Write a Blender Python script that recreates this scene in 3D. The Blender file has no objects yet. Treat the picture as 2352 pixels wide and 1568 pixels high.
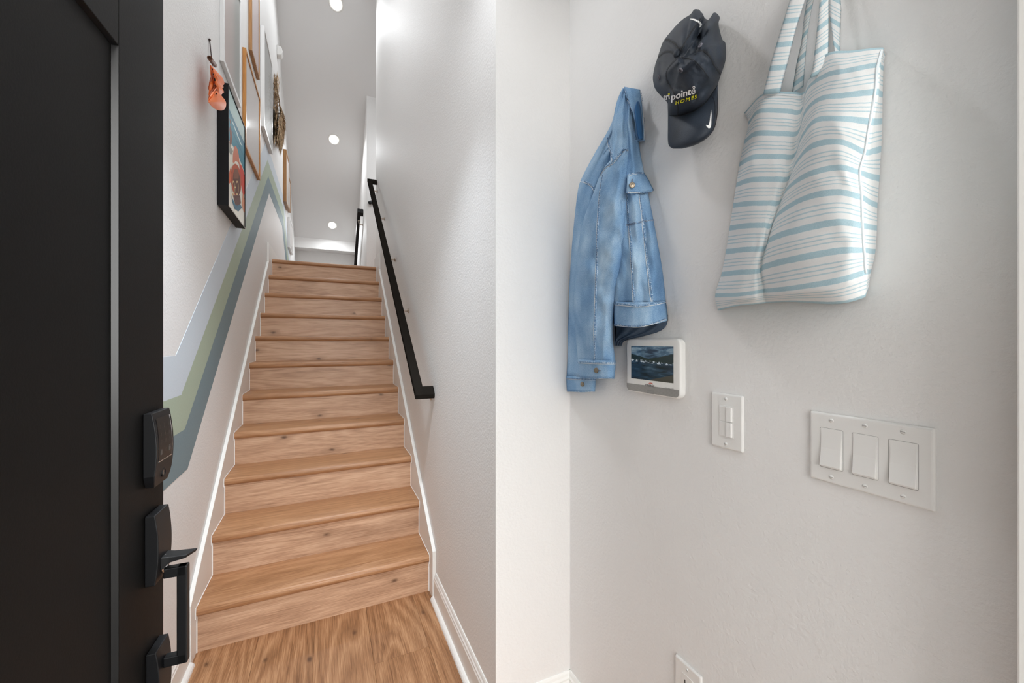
import bpy, bmesh, math, random
import numpy as np
from mathutils import Vector, Matrix, noise
from mathutils.bvhtree import BVHTree

random.seed(7)
S = bpy.context.scene
COL = S.collection

# ------------------------------------------------------------------ camera, world, lights, exposure
F, CX, CY, YAW = 911.0, 1176.0, 783.0, 0.4352
CAM = np.array([-.0103, -2.043, 1.2915])
FW = np.array([math.sin(YAW), math.cos(YAW), 0]); RT = np.array([math.cos(YAW), -math.sin(YAW), 0]); UP = np.array([0, 0, 1.0])
cd = bpy.data.cameras.new('camera'); cam = bpy.data.objects.new('camera', cd); COL.objects.link(cam)
cam.location = CAM; cam.rotation_euler = (math.pi/2, 0, -YAW)
cd.sensor_width = 36; cd.lens = F/2352*36; cd.shift_y = -1/2352; cd.clip_start = .02
S.camera = cam
S.view_settings.view_transform = 'Standard'; S.view_settings.look = 'None'
S.view_settings.gamma = 1; S.view_settings.use_curve_mapping = False
S.view_settings.exposure = 0.36
W = bpy.data.worlds.new('sky'); S.world = W; W.use_nodes = True
bg = W.node_tree.nodes['Background']; bg.inputs[0].default_value = (.985, .985, .965, 1); bg.inputs[1].default_value = 5.2
S.cycles.max_bounces = 10; S.cycles.diffuse_bounces = 6; S.cycles.glossy_bounces = 4
S.cycles.caustics_reflective = False; S.cycles.caustics_refractive = False
S.cycles.sample_clamp_indirect = 6

def lamp(name, kind, loc, power, col=(1, 1, 1), size=.1, aim=None, spot=2.6, blend=.6):
    l = bpy.data.lights.new(name, kind); o = bpy.data.objects.new(name, l); COL.objects.link(o)
    l.energy = power; l.color = col; o.location = loc
    if kind == 'AREA': l.shape = 'DISK'; l.size = size
    else: l.shadow_soft_size = size
    if kind == 'SPOT': l.spot_size = spot; l.spot_blend = blend
    if aim is not None:
        o.rotation_euler = (Vector(aim)).to_track_quat('-Z', 'Y').to_euler()
    return o
WARM = (.96, 1, 1.03)
lamp('entry_light', 'AREA', (.16, -1.02, 2.725), 2.8, (.97, 1, 1.03), .14, (0, 0, -1))
lamp('entry_light', 'SPOT', (.10, -.97, 2.71), 90, (.92, 1, 1.08), .05, (-.13, .30, -1), 1.3, 1.0)  # added fill spot without a fixture, brightens the lower stairs and their walls
lamp('stair_fill', 'AREA', (0, .3, 5.2), 27, WARM, .8, (0, -.36, -1))  # unseen broad disk in place of downlights, added for even light on the flight
lamp('landing_fill', 'AREA', (1.2, 3.1, 4.2), 6, WARM, .3, (0, 0, -1))  # added fill in the unseen side landing, no fixture there

# ------------------------------------------------------------------ pixel measuring helpers (rays of the solved camera)
def ray(x, y): return FW+RT*(x-CX)/F-UP*(y-CY)/F
def onX(x, y, c): v = ray(x, y); return CAM+v*((c-CAM[0])/v[0])
def onY(x, y, c): v = ray(x, y); return CAM+v*((c-CAM[1])/v[1])
YF = -.855                              # short wall that faces the door
XL, XR, XW = -.52, .484, .7687        # left wall, stair side wall, switch wall
def RW(x, y, o):
    p = onX(x, y, XW-o)
    return p if p[1] < YF-.006 else onY(x, y, YF-.006)   # a point standing o metres proud of the switch wall
def LW(x, y, o): return onX(x, y, XL+o)

# ------------------------------------------------------------------ materials
def s2l(c):
    c = [v/255 for v in c]
    return tuple((v/12.92 if v <= .04045 else ((v+.055)/1.055)**2.4) for v in c)+(1,)
MATS = {}
class NT:
    def __init__(self, name):
        self.m = bpy.data.materials.new(name); self.m.use_nodes = True
        self.t = self.m.node_tree; self.b = self.t.nodes['Principled BSDF']; MATS[name] = self.m
    def n(self, typ, **kw):
        d = self.t.nodes.new(typ)
        for k, v in kw.items():
            if isinstance(k, str) and hasattr(d, k): setattr(d, k, v)
        return d
    def l(self, a, b): self.t.links.new(a, b)
    def set(self, **kw):
        for k, v in kw.items(): self.b.inputs[k.replace('_', ' ')].default_value = v
    def coord(self, kind='Object', scale=(1, 1, 1), rnd=0):
        tc = self.n('ShaderNodeTexCoord'); mp = self.n('ShaderNodeMapping'); mp.inputs['Scale'].default_value = scale
        if rnd:
            oi = self.n('ShaderNodeObjectInfo'); ml = self.n('ShaderNodeVectorMath', operation='SCALE')
            cx = self.n('ShaderNodeCombineXYZ')
            for i, k in enumerate((1.0, 1.73, .61)):
                q = self.n('ShaderNodeMath', operation='MULTIPLY'); q.inputs[1].default_value = rnd*k
                self.l(oi.outputs['Random'], q.inputs[0]); self.l(q.outputs[0], cx.inputs[i])
            ad = self.n('ShaderNodeVectorMath', operation='ADD')
            self.l(tc.outputs[kind], ad.inputs[0]); self.l(cx.outputs[0], ad.inputs[1]); self.l(ad.outputs[0], mp.inputs[0])
        else: self.l(tc.outputs[kind], mp.inputs[0])
        return mp.outputs[0]
    def noise(self, vec, scale, detail=3, rough=.5, dist=0):
        d = self.n('ShaderNodeTexNoise'); d.inputs['Scale'].default_value = scale; d.inputs['Detail'].default_value = detail
        d.inputs['Roughness'].default_value = rough; d.inputs['Distortion'].default_value = dist
        if vec is not None: self.l(vec, d.inputs['Vector'])
        return d.outputs['Fac']
    def ramp(self, fac, stops, interp='LINEAR'):
        r = self.n('ShaderNodeValToRGB'); r.color_ramp.interpolation = interp; e = r.color_ramp.elements
        while len(e) < len(stops): e.new(.5)
        for el, (p, c) in zip(e, stops): el.position = p; el.color = c
        self.l(fac, r.inputs[0]); return r.outputs[0]
    def mix(self, fac, a, b, mode='MIX'):
        d = self.n('ShaderNodeMix', data_type='RGBA', blend_type=mode)
        for s, v in ((d.inputs[0], fac), (d.inputs[6], a), (d.inputs[7], b)):
            if hasattr(v, 'is_linked'): self.l(v, s)
            else: s.default_value = v
        return d.outputs[2]
    def math(self, op, a, b=0.0, clamp=False):
        d = self.n('ShaderNodeMath', operation=op, use_clamp=clamp)
        for s, v in ((d.inputs[0], a), (d.inputs[1], b)):
            if hasattr(v, 'is_linked'): self.l(v, s)
            else: s.default_value = v
        return d.outputs[0]
    def bump(self, h, strength, dist=.001):
        d = self.n('ShaderNodeBump'); d.inputs['Strength'].default_value = strength; d.inputs['Distance'].default_value = dist
        self.l(h, d.inputs['Height']); self.l(d.outputs[0], self.b.inputs['Normal'])
    def col(self, c): self.l(c, self.b.inputs['Base Color'])

def plain(name, rgb, rough=.5, metal=0, spec=.5, coat=0, bump=0, bscale=200):
    m = NT(name); m.set(Base_Color=s2l(rgb), Roughness=rough, Metallic=metal, Specular_IOR_Level=spec, Coat_Weight=coat)
    if bump: m.bump(m.noise(m.coord(), bscale, 2), bump)
    return m.m
def wallpaint(name, rgb, strength=.5):
    m = NT(name); m.set(Base_Color=s2l(rgb), Roughness=.6, Specular_IOR_Level=.3)
    v = m.coord()
    a = m.noise(v, 120, 3, .55); b = m.noise(v, 38, 2, .5)
    h = m.math('ADD', a, m.math('MULTIPLY', b, .35))
    m.bump(h, strength, .0016); return m.m
PAINT = wallpaint('wall paint', (229, 228, 227), .8)
CEILP = wallpaint('ceiling paint', (228, 228, 228), .15)
M_BLUE = wallpaint('pale blue wall paint', (204, 214, 223), .3)
M_GREEN = wallpaint('sage green wall paint', (170, 184, 165), .3)
M_TEAL = wallpaint('slate teal wall paint', (121, 141, 148), .3)
TRIM = plain('trim white', (232, 231, 228), .35)
PLASTIC = plain('white plastic', (228, 227, 225), .32)
CAULK = plain('white caulk', (240, 240, 240), .5)
BLACKPAINT = plain('black satin paint', (17, 15.5, 14.5), .55, spec=.14, bump=.12, bscale=300)
RAILBLACK = plain('black rail lacquer', (34, 31, 28), .7, spec=0.0, bump=.15, bscale=250)
HARDWARE = plain('matte black hardware', (15, 16, 19), .45, spec=.35)
GLASSBLACK = plain('black keypad glass', (14, 13, 13), .3, spec=.3)
DIGIT = plain('dim keypad digits', (82, 76, 72), .5)
NICKEL = plain('brushed nickel', (196, 186, 176), .28, 1)
CHROME = plain('chrome', (225, 225, 228), .12, 1)
BRASSBTN = plain('antique metal button', (140, 128, 112), .35, .9)
WHITEFRAME = plain('white frame', (236, 236, 236), .35)
BLACKFRAME = plain('black stained frame', (12, 12, 15), .5, spec=.25, bump=.15)
PAPER = plain('white paper', (226, 220, 217), .55, coat=.35)
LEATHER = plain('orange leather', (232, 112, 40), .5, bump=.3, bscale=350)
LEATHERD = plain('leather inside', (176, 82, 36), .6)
CORD = plain('dark brown cord', (52, 30, 26), .7)
WALNUT = plain('brown wood tube', (110, 64, 36), .5)
CREVICE = plain('dark gap', (30, 28, 26), .8)
SUBFLOOR = plain('plank joint', (124, 88, 60), .8)
EMIT = NT('lamp lens'); EMIT.set(Base_Color=(1, 1, 1, 1), Emission_Color=(1, .95, .88, 1), Emission_Strength=14); EMIT = EMIT.m

def wood(name, axis, c_dark, c_mid, c_light, knots=True, rough=.36, cross=1, ringw=.22):
    m = NT(name); m.set(Roughness=rough, Specular_IOR_Level=.35)
    fs = [1, 1, 1]; fs[axis] = .04
    v = m.coord('Object', tuple(fs), rnd=9)
    fine = m.noise(v, 230, 4, .6)
    fs2 = [1, 1, 1]; fs2[axis] = .11
    v2 = m.coord('Object', tuple(fs2), rnd=9)
    ringn = m.noise(v2, 5, 1.5, .45, .25)
    rings = m.math('FRACT', m.math('MULTIPLY', ringn, 15))
    rings = m.math('ABSOLUTE', m.math('SUBTRACT', rings, .5))
    broad = m.noise(v2, 9, 3, .5)
    f = m.math('ADD', m.math('MULTIPLY', fine, .62), m.math('MULTIPLY', rings, ringw))
    f = m.math('ADD', f, m.math('MULTIPLY', broad, .28))
    c = m.ramp(f, [(.32, s2l(c_dark)), (.5, s2l(c_mid)), (.68, s2l(c_light))])
    if knots:
        fs3 = [1, 1, 1]; fs3[axis] = .55
        sp = m.n('ShaderNodeSeparateXYZ'); m.l(m.coord('Object', tuple(fs3), rnd=9), sp.inputs[0])
        cb = m.n('ShaderNodeCombineXYZ'); m.l(sp.outputs[axis], cb.inputs[0]); m.l(sp.outputs[cross], cb.inputs[1])
        vo = m.n('ShaderNodeTexVoronoi', voronoi_dimensions='2D'); vo.inputs['Scale'].default_value = 5.5; m.l(cb.outputs[0], vo.inputs['Vector'])
        jit = m.math('MULTIPLY', m.noise(cb.outputs[0], 38, 3), .09)
        d = m.math('ADD', vo.outputs['Distance'], jit)
        se = m.n('ShaderNodeSeparateColor'); m.l(vo.outputs['Color'], se.inputs[0])
        on = m.math('GREATER_THAN', se.outputs[0], .5)
        k = m.ramp(d, [(.05, (1, 1, 1, 1)), (.11, (0, 0, 0, 1))]); halo = m.ramp(d, [(.09, (1, 1, 1, 1)), (.26, (0, 0, 0, 1))])
        c = m.mix(m.math('MULTIPLY', m.math('MULTIPLY', halo, on), .30), c, s2l((118, 84, 60)))
        c = m.mix(m.math('MULTIPLY', m.math('MULTIPLY', k, on), .8), c, s2l((74, 50, 36)))
        st = m.ramp(m.noise(v2, 3.2, 2, .5, .3), [(.62, (0, 0, 0, 1)), (.78, (1, 1, 1, 1))])
        c = m.mix(m.math('MULTIPLY', st, .5), c, s2l((112, 84, 66)))
    m.col(c); m.bump(fine, .12, .0006); return m.m
TREAD = wood('oak tread', 0, (140, 98, 66), (168, 123, 87), (190, 146, 109))
RISER = wood('oak riser', 0, (158, 122, 97), (194, 157, 129), (215, 181, 153), cross=2)
PLANK = wood('oak floor plank', 1, (112, 76, 49), (152, 109, 75), (184, 141, 104), cross=0, ringw=.32)
OAKF = wood('honey oak frame', 2, (168, 112, 58), (196, 138, 78), (214, 160, 98), False)
OAKG = wood('brown oak frame', 2, (140, 100, 60), (164, 120, 76), (186, 142, 96), False)

def denim(name, dark, mid, light, pucker=0):
    m = NT(name); m.set(Roughness=.85, Specular_IOR_Level=.15)
    a = m.noise(m.coord('UV', (3, 1, 1)), 3.2, 3, .5)
    st = m.noise(m.coord('UV', (11, 1, 1)), 130, 4, .75)
    gr = m.noise(m.coord('Object'), 900, 2, .6)
    w = m.n('ShaderNodeTexWave', bands_direction='DIAGONAL'); w.inputs['Scale'].default_value = 420
    m.l(m.coord('UV', (1, 1, 1)), w.inputs['Vector']); w.inputs['Distortion'].default_value = 3
    f = m.math('ADD', m.math('MULTIPLY', a, .46), m.math('MULTIPLY', st, .38))
    f = m.math('ADD', f, m.math('MULTIPLY', gr, .30))
    if pucker: f = m.math('ADD', m.math('MULTIPLY', f, .5), m.math('MULTIPLY', m.noise(m.coord('Object', (1, 1, 1.6)), 190, 2, .6), .56))
    c = m.ramp(f, [(.40, s2l(dark)), (.54, s2l(mid)), (.70, s2l(light))])
    c = m.mix(m.math('MULTIPLY', w.outputs['Fac'], .10), c, s2l((214, 226, 238)))
    m.col(c); m.bump(m.math('ADD', st, gr), .4, .0008); return m.m
DENIM = denim('washed denim', (60, 102, 148), (114, 154, 193), (184, 209, 228))
DENIMS = denim('denim seam', (50, 92, 140), (128, 166, 202), (222, 232, 240), 1)
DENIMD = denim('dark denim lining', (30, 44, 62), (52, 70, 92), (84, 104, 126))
THREAD = plain('pale fold highlight', (222, 226, 228), .8)  # colour of the highlight painted along seam edges
THREADD = plain('dark thread', (96, 92, 104), .8)

def capcloth():
    m = NT('charcoal cap fabric'); m.set(Roughness=.55, Specular_IOR_Level=.3)
    v = m.coord(); ck = m.n('ShaderNodeTexVoronoi'); ck.inputs['Scale'].default_value = 420; m.l(v, ck.inputs['Vector'])
    c = m.ramp(m.noise(v, 14, 3), [(.3, s2l((36, 43, 53))), (.7, s2l((54, 62, 74)))])
    m.col(c); m.bump(ck.outputs['Distance'], .3, .0008); return m.m
CAPM = capcloth()
CAPSEAM = plain('cap seam', (30, 33, 38), .8)
WHITETHREAD = plain('white embroidery', (238, 238, 238), .7)
YELLOWTHREAD = plain('yellow embroidery', (226, 222, 40), .7)
GROMMET = plain('grey eyelet thread', (108, 106, 116), .7)

def stripes(name):
    m = NT(name); m.set(Roughness=.9, Specular_IOR_Level=.1)
    tc = m.n('ShaderNodeUVMap'); sp = m.n('ShaderNodeSeparateXYZ'); m.l(tc.outputs[0], sp.inputs[0])
    wob = m.math('MULTIPLY', m.math('SUBTRACT', m.noise(m.coord('UV', (5, 1, 1)), 5, 2), .5), .035)
    f = m.math('FRACT', m.math('ADD', m.math('ADD', sp.outputs['Y'], wob), .12))
    k0, k1 = (0, 0, 0, 1), (1, 1, 1, 1)
    # one wide band and three fine lines per repeat
    wide = m.ramp(f, [(.0, k0), (.012, k1), (.228, k1), (.24, k0)])
    fine = m.ramp(f, [(q+d, k) for q in (.46, .61, .76) for d, k in ((0, k0), (.012, k1), (.045, k1), (.058, k0))])
    weave = m.noise(m.coord('Object', (1, 1, 1)), 700, 2)
    base = m.mix(m.math('MULTIPLY', weave, .5), s2l((229, 230, 230)), s2l((208, 212, 214)))
    blue = m.mix(weave, s2l((152, 184, 196)), s2l((186, 208, 216)))
    blue2 = m.mix(weave, s2l((166, 194, 204)), s2l((196, 214, 220)))
    c = m.mix(wide, base, blue); c = m.mix(fine, c, blue2)
    m.col(c); m.bump(weave, .25, .0006); return m.m
STRIPE = stripes('blue striped canvas')
STRAW = NT('dried grass'); STRAW.set(Roughness=.9)
STRAW.col(STRAW.ramp(STRAW.noise(STRAW.coord(), 60, 3), [(.3, s2l((104, 84, 60))), (.5, s2l((158, 130, 98))), (.7, s2l((200, 172, 134)))])); STRAW = STRAW.m
PANE = NT('picture glass')
def pane():
    t = PANE.t; out = t.nodes['Material Output']
    tr = PANE.n('ShaderNodeBsdfTransparent'); gl = PANE.n('ShaderNodeBsdfGlossy'); gl.inputs['Roughness'].default_value = .06
    fr = PANE.n('ShaderNodeFresnel'); fr.inputs[0].default_value = 1.18; mx = PANE.n('ShaderNodeMixShader')
    PANE.l(PANE.math('MULTIPLY', fr.outputs[0], .4), mx.inputs[0]); PANE.l(tr.outputs[0], mx.inputs[1]); PANE.l(gl.outputs[0], mx.inputs[2]); PANE.l(mx.outputs[0], out.inputs[0])
pane(); PANE = PANE.m

def hermite(xs, ys, q):
    xs = np.asarray(xs, float); ys = np.asarray(ys, float); m = np.zeros(len(xs))
    for i in range(len(xs)):
        a, b = max(i-1, 0), min(i+1, len(xs)-1); m[i] = (ys[b]-ys[a])/(xs[b]-xs[a])
    q = np.asarray(q, float); i = np.clip(np.searchsorted(xs, q)-1, 0, len(xs)-2)
    h = xs[i+1]-xs[i]; s = (q-xs[i])/h
    return (2*s**3-3*s**2+1)*ys[i]+(s**3-2*s**2+s)*h*m[i]+(-2*s**3+3*s**2)*ys[i+1]+(s**3-s**2)*h*m[i+1]
# ------------------------------------------------------------------ object helpers
ORG = {}
def tag(o, label=None, cat=None, group=None, kind=None):
    if label: o['label'] = label
    if cat: o['category'] = cat
    if group: o['group'] = group
    if kind: o['kind'] = kind
    return o
def thing(name, label, cat, loc, group=None):
    o = bpy.data.objects.new(name, None); COL.objects.link(o); o.location = loc; o.empty_display_size = .05
    ORG[o] = np.array(loc, float); return tag(o, label, cat, group)
def mesh(name, verts, faces, mat, parent=None, smooth=False, uvs=None, fmat=None, origin=None):
    """verts are world points; the object keeps its parent's base point as origin."""
    org = ORG[parent] if parent is not None else (np.array(origin, float) if origin is not None else np.zeros(3))
    me = bpy.data.meshes.new(name); V = np.asarray(verts, float)-org
    me.from_pydata(V.tolist(), [], [list(map(int, f)) for f in faces])
    for m in (mat if isinstance(mat, (list, tuple)) else [mat]): me.materials.append(m)
    if fmat:
        for p, i in zip(me.polygons, fmat): p.material_index = i
    if smooth:
        for p in me.polygons: p.use_smooth = True
    if uvs is not None:
        ul = me.uv_layers.new(name='UVMap')
        for l in me.loops: ul.data[l.index].uv = uvs[l.vertex_index]
    me.validate(); me.update()
    o = bpy.data.objects.new(name, me); COL.objects.link(o); ORG[o] = org
    if parent is not None: o.parent = parent
    else: o.location = org
    return o
def fixn(o):
    bm = bmesh.new(); bm.from_mesh(o.data); bmesh.ops.recalc_face_normals(bm, faces=bm.faces); bm.to_mesh(o.data); bm.free(); return o
class MB:
    def __init__(s): s.v = []; s.f = []; s.m = []
    def add(s, v, f, mi=0):
        b = len(s.v); s.v += [list(map(float, p)) for p in v]; s.f += [[b+i for i in q] for q in f]; s.m += [mi]*len(f); return s
    def box(s, lo, hi, mi=0):
        x0, y0, z0 = lo; x1, y1, z1 = hi
        return s.add([(x0,y0,z0),(x1,y0,z0),(x1,y1,z0),(x0,y1,z0),(x0,y0,z1),(x1,y0,z1),(x1,y1,z1),(x0,y1,z1)],
                     [(0,3,2,1),(4,5,6,7),(0,1,5,4),(1,2,6,5),(2,3,7,6),(3,0,4,7)], mi)
    def prism(s, poly, axis, a, b, mi=0):
        """poly: 2D points in the two axes other than AXIS (in x,y,z order), extruded from a to b"""
        n = len(poly); V = []
        for c in (a, b):
            for p in poly:
                q = list(p); q.insert(axis, c); V.append(q)
        return s.add(V, [list(range(n))[::-1], list(range(n, 2*n))]+[(i, (i+1) % n, n+(i+1) % n, n+i) for i in range(n)], mi)
    def tube(s, pts, r, n=8, mi=0, flat=None):
        P = [Vector(p) for p in pts]; rs = r if hasattr(r, '__len__') else [r]*len(P); V = []
        for i, p in enumerate(P):
            d = (P[min(i+1, len(P)-1)]-P[max(i-1, 0)]).normalized()
            a = d.orthogonal().normalized() if i == 0 else (a-d*a.dot(d)).normalized()
            b = d.cross(a)
            V += [p+(a*math.cos(2*math.pi*k/n)+b*math.sin(2*math.pi*k/n))*rs[i] for k in range(n)]
        Fc = [(i*n+k, i*n+(k+1) % n, (i+1)*n+(k+1) % n, (i+1)*n+k) for i in range(len(P)-1) for k in range(n)]
        m = (len(P)-1)*n
        return s.add(V, Fc+[list(range(n))[::-1], [m+k for k in range(n)]], mi)
    def loops(s, L, mi=0, cap0=True, cap1=True):
        n = len(L[0]); V = [p for l in L for p in l]
        Fc = [(i*n+k, i*n+(k+1) % n, (i+1)*n+(k+1) % n, (i+1)*n+k) for i in range(len(L)-1) for k in range(n)]
        if cap0: Fc.append(list(range(n))[::-1])
        if cap1: Fc.append([(len(L)-1)*n+k for k in range(n)])
        return s.add(V, Fc, mi)
    def build(s, name, mat, parent=None, smooth=False, origin=None):
        o = mesh(name, s.v, s.f, mat, parent, smooth, fmat=s.m if isinstance(mat, (list, tuple)) else None, origin=origin)
        return fixn(o)
def bevel(o, w, seg=2, angle=.6):
    b = o.modifiers.new('bevel', 'BEVEL'); b.width = w; b.segments = seg; b.limit_method = 'ANGLE'; b.angle_limit = angle; return o
def struct(o): o['kind'] = 'structure'; return o
def box(name, lo, hi, mat, parent=None): return MB().box(lo, hi).build(name, mat, parent)

# ------------------------------------------------------------------ structure
r, t = .19, .2448                       # riser and tread of the flight
X0, X1 = -.5027, .4657                  # between the skirt boards
TOP = 11*r
YF = -.855                              # short wall that faces the door
wl = struct(box('wall_left', (-.67, -2.02, -.1), (XL, 6.1, 6), PAINT))
wm = struct(box('wall_middle', (XR, YF, -.1), (1.9, 2.66, 6), PAINT))
wr = struct(box('wall_right', (XW, -2.02, -.1), (.92, YF, 2.74), PAINT))
struct(box('wall_landing', (.464, 3.6, -.1), (1.9, 6.1, 6), PAINT))
struct(box('wall_side', (1.9, 2.66, 1.9), (2.0, 3.6, 6), PAINT))
struct(box('wall_far', (-.52, 5.9, -.2), (.464, 6.1, 2.892), PAINT))
struct(box('wall_header', (-.52, 5.62, 2.892), (.464, 6.1, 3.4), PAINT))
struct(box('wall_upper', (-.52, -.955, 2.74), (XR, YF, 5.4), PAINT))
cs = lambda Y: 3.98-.75*(Y-4.4)
struct(MB().prism([(-.955, 5.3), (2.64, 5.3), (5.72, cs(5.72)), (5.72, cs(5.72)+.12), (2.68, 5.42), (-.955, 5.42)], 0, -.6, 1.95).build('ceiling', CEILP))
struct(box('ceiling_entry', (-.6, -2.02, 2.74), (.92, -.855, 2.84), CEILP))
struct(box('floor_upper', (XL, 2.45, 1.97), (1.9, 3.6, TOP-.001), PLANK))
struct(MB().prism([(3.6, TOP-.05), (5.9, .3), (5.9, .2), (3.6, 1.95)], 0, XL, .464).build('floor_lower', PLANK))
# front wall round the open doorway, seen only as the jamb at the frame's edge
struct(MB().box((.72, -2.02, 0), (.77, -1.892, 2.74)).box((-.52, -2.02, 0), (-.42, -1.9, 2.74)).box((-.42, -2.02, 2.47), (.72, -1.9, 2.74)).build('wall_front', PAINT))
struct(bevel(MB().box((.70, -2.02, 0), (.768, -1.876, 2.44)).build('trim_1', TRIM), .002))
struct(box('wall_sky_blocker', (-1.0, -3.7, -.12), (-.62, -2.025, 3.0), PAINT))  # unseen wall added outside to cut skylight coming in from the left
struct(box('wall_sky_blocker_side', (1.1, -3.7, -.12), (1.4, -2.025, 3.0), PAINT))  # its unseen partner on the right, also added to narrow the skylight
struct(box('ceiling_sky_blocker', (-1.0, -3.7, 2.75), (1.4, -2.025, 3.0), PAINT))  # unseen roof added over them so daylight enters straight through the doorway
struct(box('ground', (-9, -14, -.35), (9, -2.02, -.12), plain('concrete', (112, 110, 106), .9)))
# floor planks
fl = struct(box('floor', (XL, -2.02, -.1), (XW, .01, -.006), SUBFLOOR)); 
edges = [-.52, -.505, -.284, -.063, .158, .379, .60, XW]
joints = {4: [-.373, -1.6], 3: [-1.05], 2: [-.62, -1.75], 1: [-1.3], 5: [-.9], 6: [-1.2], 0: [-1.0]}
for i in range(len(edges)-1):
    ys = [.005]+sorted(joints[i], reverse=True)+[-2.02]
    for a, b in zip(ys[:-1], ys[1:]):
        x1 = edges[i+1]
        if a > YF and x1 > XR+.01: x1 = XR+.01 if edges[i] < XR else None
        hi = a
        if x1 is None: hi = YF; x1 = edges[i+1]
        if hi-b < .05: continue
        p = MB().box((edges[i]+.0003, b+.0003, -.008), (x1-.0003, hi-.0003, 0)).build('floor_plank', PLANK, fl)
        bevel(p, .0005, 1)

# mural bands painted along the left wall, each its own film of paint
fz = [.78, .945, 1.085, 1.237]; fb = [-.055, -.09, -.13, -.19]
pz = [2.712, 2.85, 2.985, 3.12]; fbend = [3.6, 3.69, 3.77, 3.86]
def mline(i):
    yp = fb[i]+(pz[i]-fz[i])/.789
    ye = 4.75
    return [(-1.75, fz[i]), (fb[i], fz[i]), (yp, pz[i]), (fbend[i], pz[i]), (ye, pz[i]-.74*(ye-fbend[i]))]
for i, (m, nm, lb) in enumerate(((M_TEAL, 'mural_band', 'slate teal painted band'), (M_GREEN, 'mural_band', 'sage green painted band'), (M_BLUE, 'mural_band', 'pale blue painted band'))):
    a, b = mline(i), mline(i+1); mb = MB()
    for k in range(4):
        q = [a[k], a[k+1], b[k+1], b[k]]
        mb.prism(q, 0, XL-.001, XL+.0012)
    o = mb.build(nm, m, wl); o['label'] = lb

# baseboards and shoe mouldings
BB = [(0, 0), (.014, 0), (.014, .098), (.0115, .104), (.0115, .110), (.008, .116), (.006, .124), (.003, .130), (0, .130)]
SH = [(.013, 0), (.031, 0)]+[(.013+.018*math.cos(a), .018*math.sin(a)) for a in (0.4, .8, 1.2, 1.5708)]
def run(name, wallfn, a, b, both=True):
    for prof, nm in ((BB, name), (SH, 'shoe_moulding')):
        n = len(prof); V = [wallfn(o, z, c) for c in (a, b) for o, z in prof]
        mb = MB().add(V, [list(range(n)), list(range(n, 2*n))]+[(i, (i+1) % n, n+(i+1) % n, n+i) for i in range(n)])
        if nm == name: base = struct(mb.build(nm, TRIM))
        else: mb.build(nm, TRIM, base)
run('baseboard_stair', lambda o, z, c: (XR-o, c, z), -.079, YF-.014)
run('baseboard_middle', lambda o, z, c: (c, YF-o, z), XR-.0, XW)
run('baseboard_right', lambda o, z, c: (XW-o, c, z), -1.876, YF-.0)
run('baseboard_left', lambda o, z, c: (XL+o, c, z), -1.9, -.079)

# ------------------------------------------------------------------ staircase
st = thing('staircase', 'oak plank staircase with white skirt boards climbing between two walls', 'staircase', (0, 0, 0))
for k in range(1, 12):
    yf = (k-1)*t-.016; z1 = k*r; th = .04
    nose = [(yf+.018-.018*math.sin(a), z1-.02+.02*math.cos(a)) for a in np.linspace(0, math.pi, 9)]
    back = k*t+.002 if k < 11 else 10*t+.12
    prof = [(back, z1-th), (back, z1)]+nose
    o = MB().prism(prof, 0, X0+.001, X1-.001).build('tread', TREAD, st, True)
    e = o.modifiers.new('e', 'EDGE_SPLIT'); e.split_angle = .7
    MB().box((X0+.002, (k-1)*t, (k-1)*r-.001), (X1-.002, (k-1)*t+.012, z1-th+.004)).build('riser', RISER, st)
sk0 = -.0765
skp = [(sk0, 0), (sk0, .237), (2.235, .237+.776*(2.235-sk0)), (2.235, TOP+.115), (3.6, TOP+.115), (3.6, 1.95), (2.6, 1.95), (.35, 0)]
for a, b in ((XL+.0005, X0), (X1, XR-.0005)):
    pp = [q if not (a > 0 and q[0] > 2.65) else (2.655, q[1]) for q in skp]
    bevel(MB().prism(pp, 0, a, b).build('skirt_board', TRIM, st), .002, 2)
for x, s_ in ((X0, 1), (X1, -1)):
    mb = MB()
    for k in range(1, 12):
        mb.box((min(x, x+s_*.003), (k-1)*t-.003, (k-1)*r), (max(x, x+s_*.003), (k-1)*t+.001, k*r-.04))
        if k < 11: mb.box((min(x, x+s_*.002), (k-1)*t-.005, k*r-.002), (max(x, x+s_*.002), k*t, k*r+.002))
        mb.box((min(x, x+s_*.002), (k-1)*t-.0185, k*r-.042), (max(x, x+s_*.002), (k-1)*t-.012, k*r+.001))
    c = mb.build('caulk_line', CAULK, st); c['label'] = 'white caulk line'

# ------------------------------------------------------------------ recessed lights in the sloping ceiling
nrm = Vector((0, -.6, -.8))
LL = ['recessed downlight cut off by the top edge, nearest above the stairs', 'recessed downlight in the middle of the sloping ceiling', 'recessed downlight farthest up, above the far beam']
for (Y, X), lb in zip(((2.88, .077), (4.154, .072), (5.36, .063)), LL):
    p = Vector((X, Y, cs(Y))); L = thing('recessed_light', lb, 'light', tuple(p), 'downlights in the stair ceiling')
    u = Vector((1, 0, 0)); w = nrm.cross(u).normalized(); n = 28
    ring = lambda R, h: [p+nrm*h+(u*math.cos(a)+w*math.sin(a))*R for a in np.linspace(0, 2*math.pi, n, endpoint=False)]
    MB().loops([ring(.082, -.002), ring(.082, .003), ring(.074, .006), ring(.060, .003), ring(.058, -.004)], cap0=False, cap1=False).build('trim_ring', TRIM, L, True)
    MB().loops([ring(.0585, .0015), ring(.045, .0035), ring(.0002, .005)], cap0=False).build('lens', EMIT, L, True)
    lamp('downlight', 'SPOT', p+nrm*.03, 22, WARM, .05, nrm+Vector((0, .25, -.3)), 2.9, .8)

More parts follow.
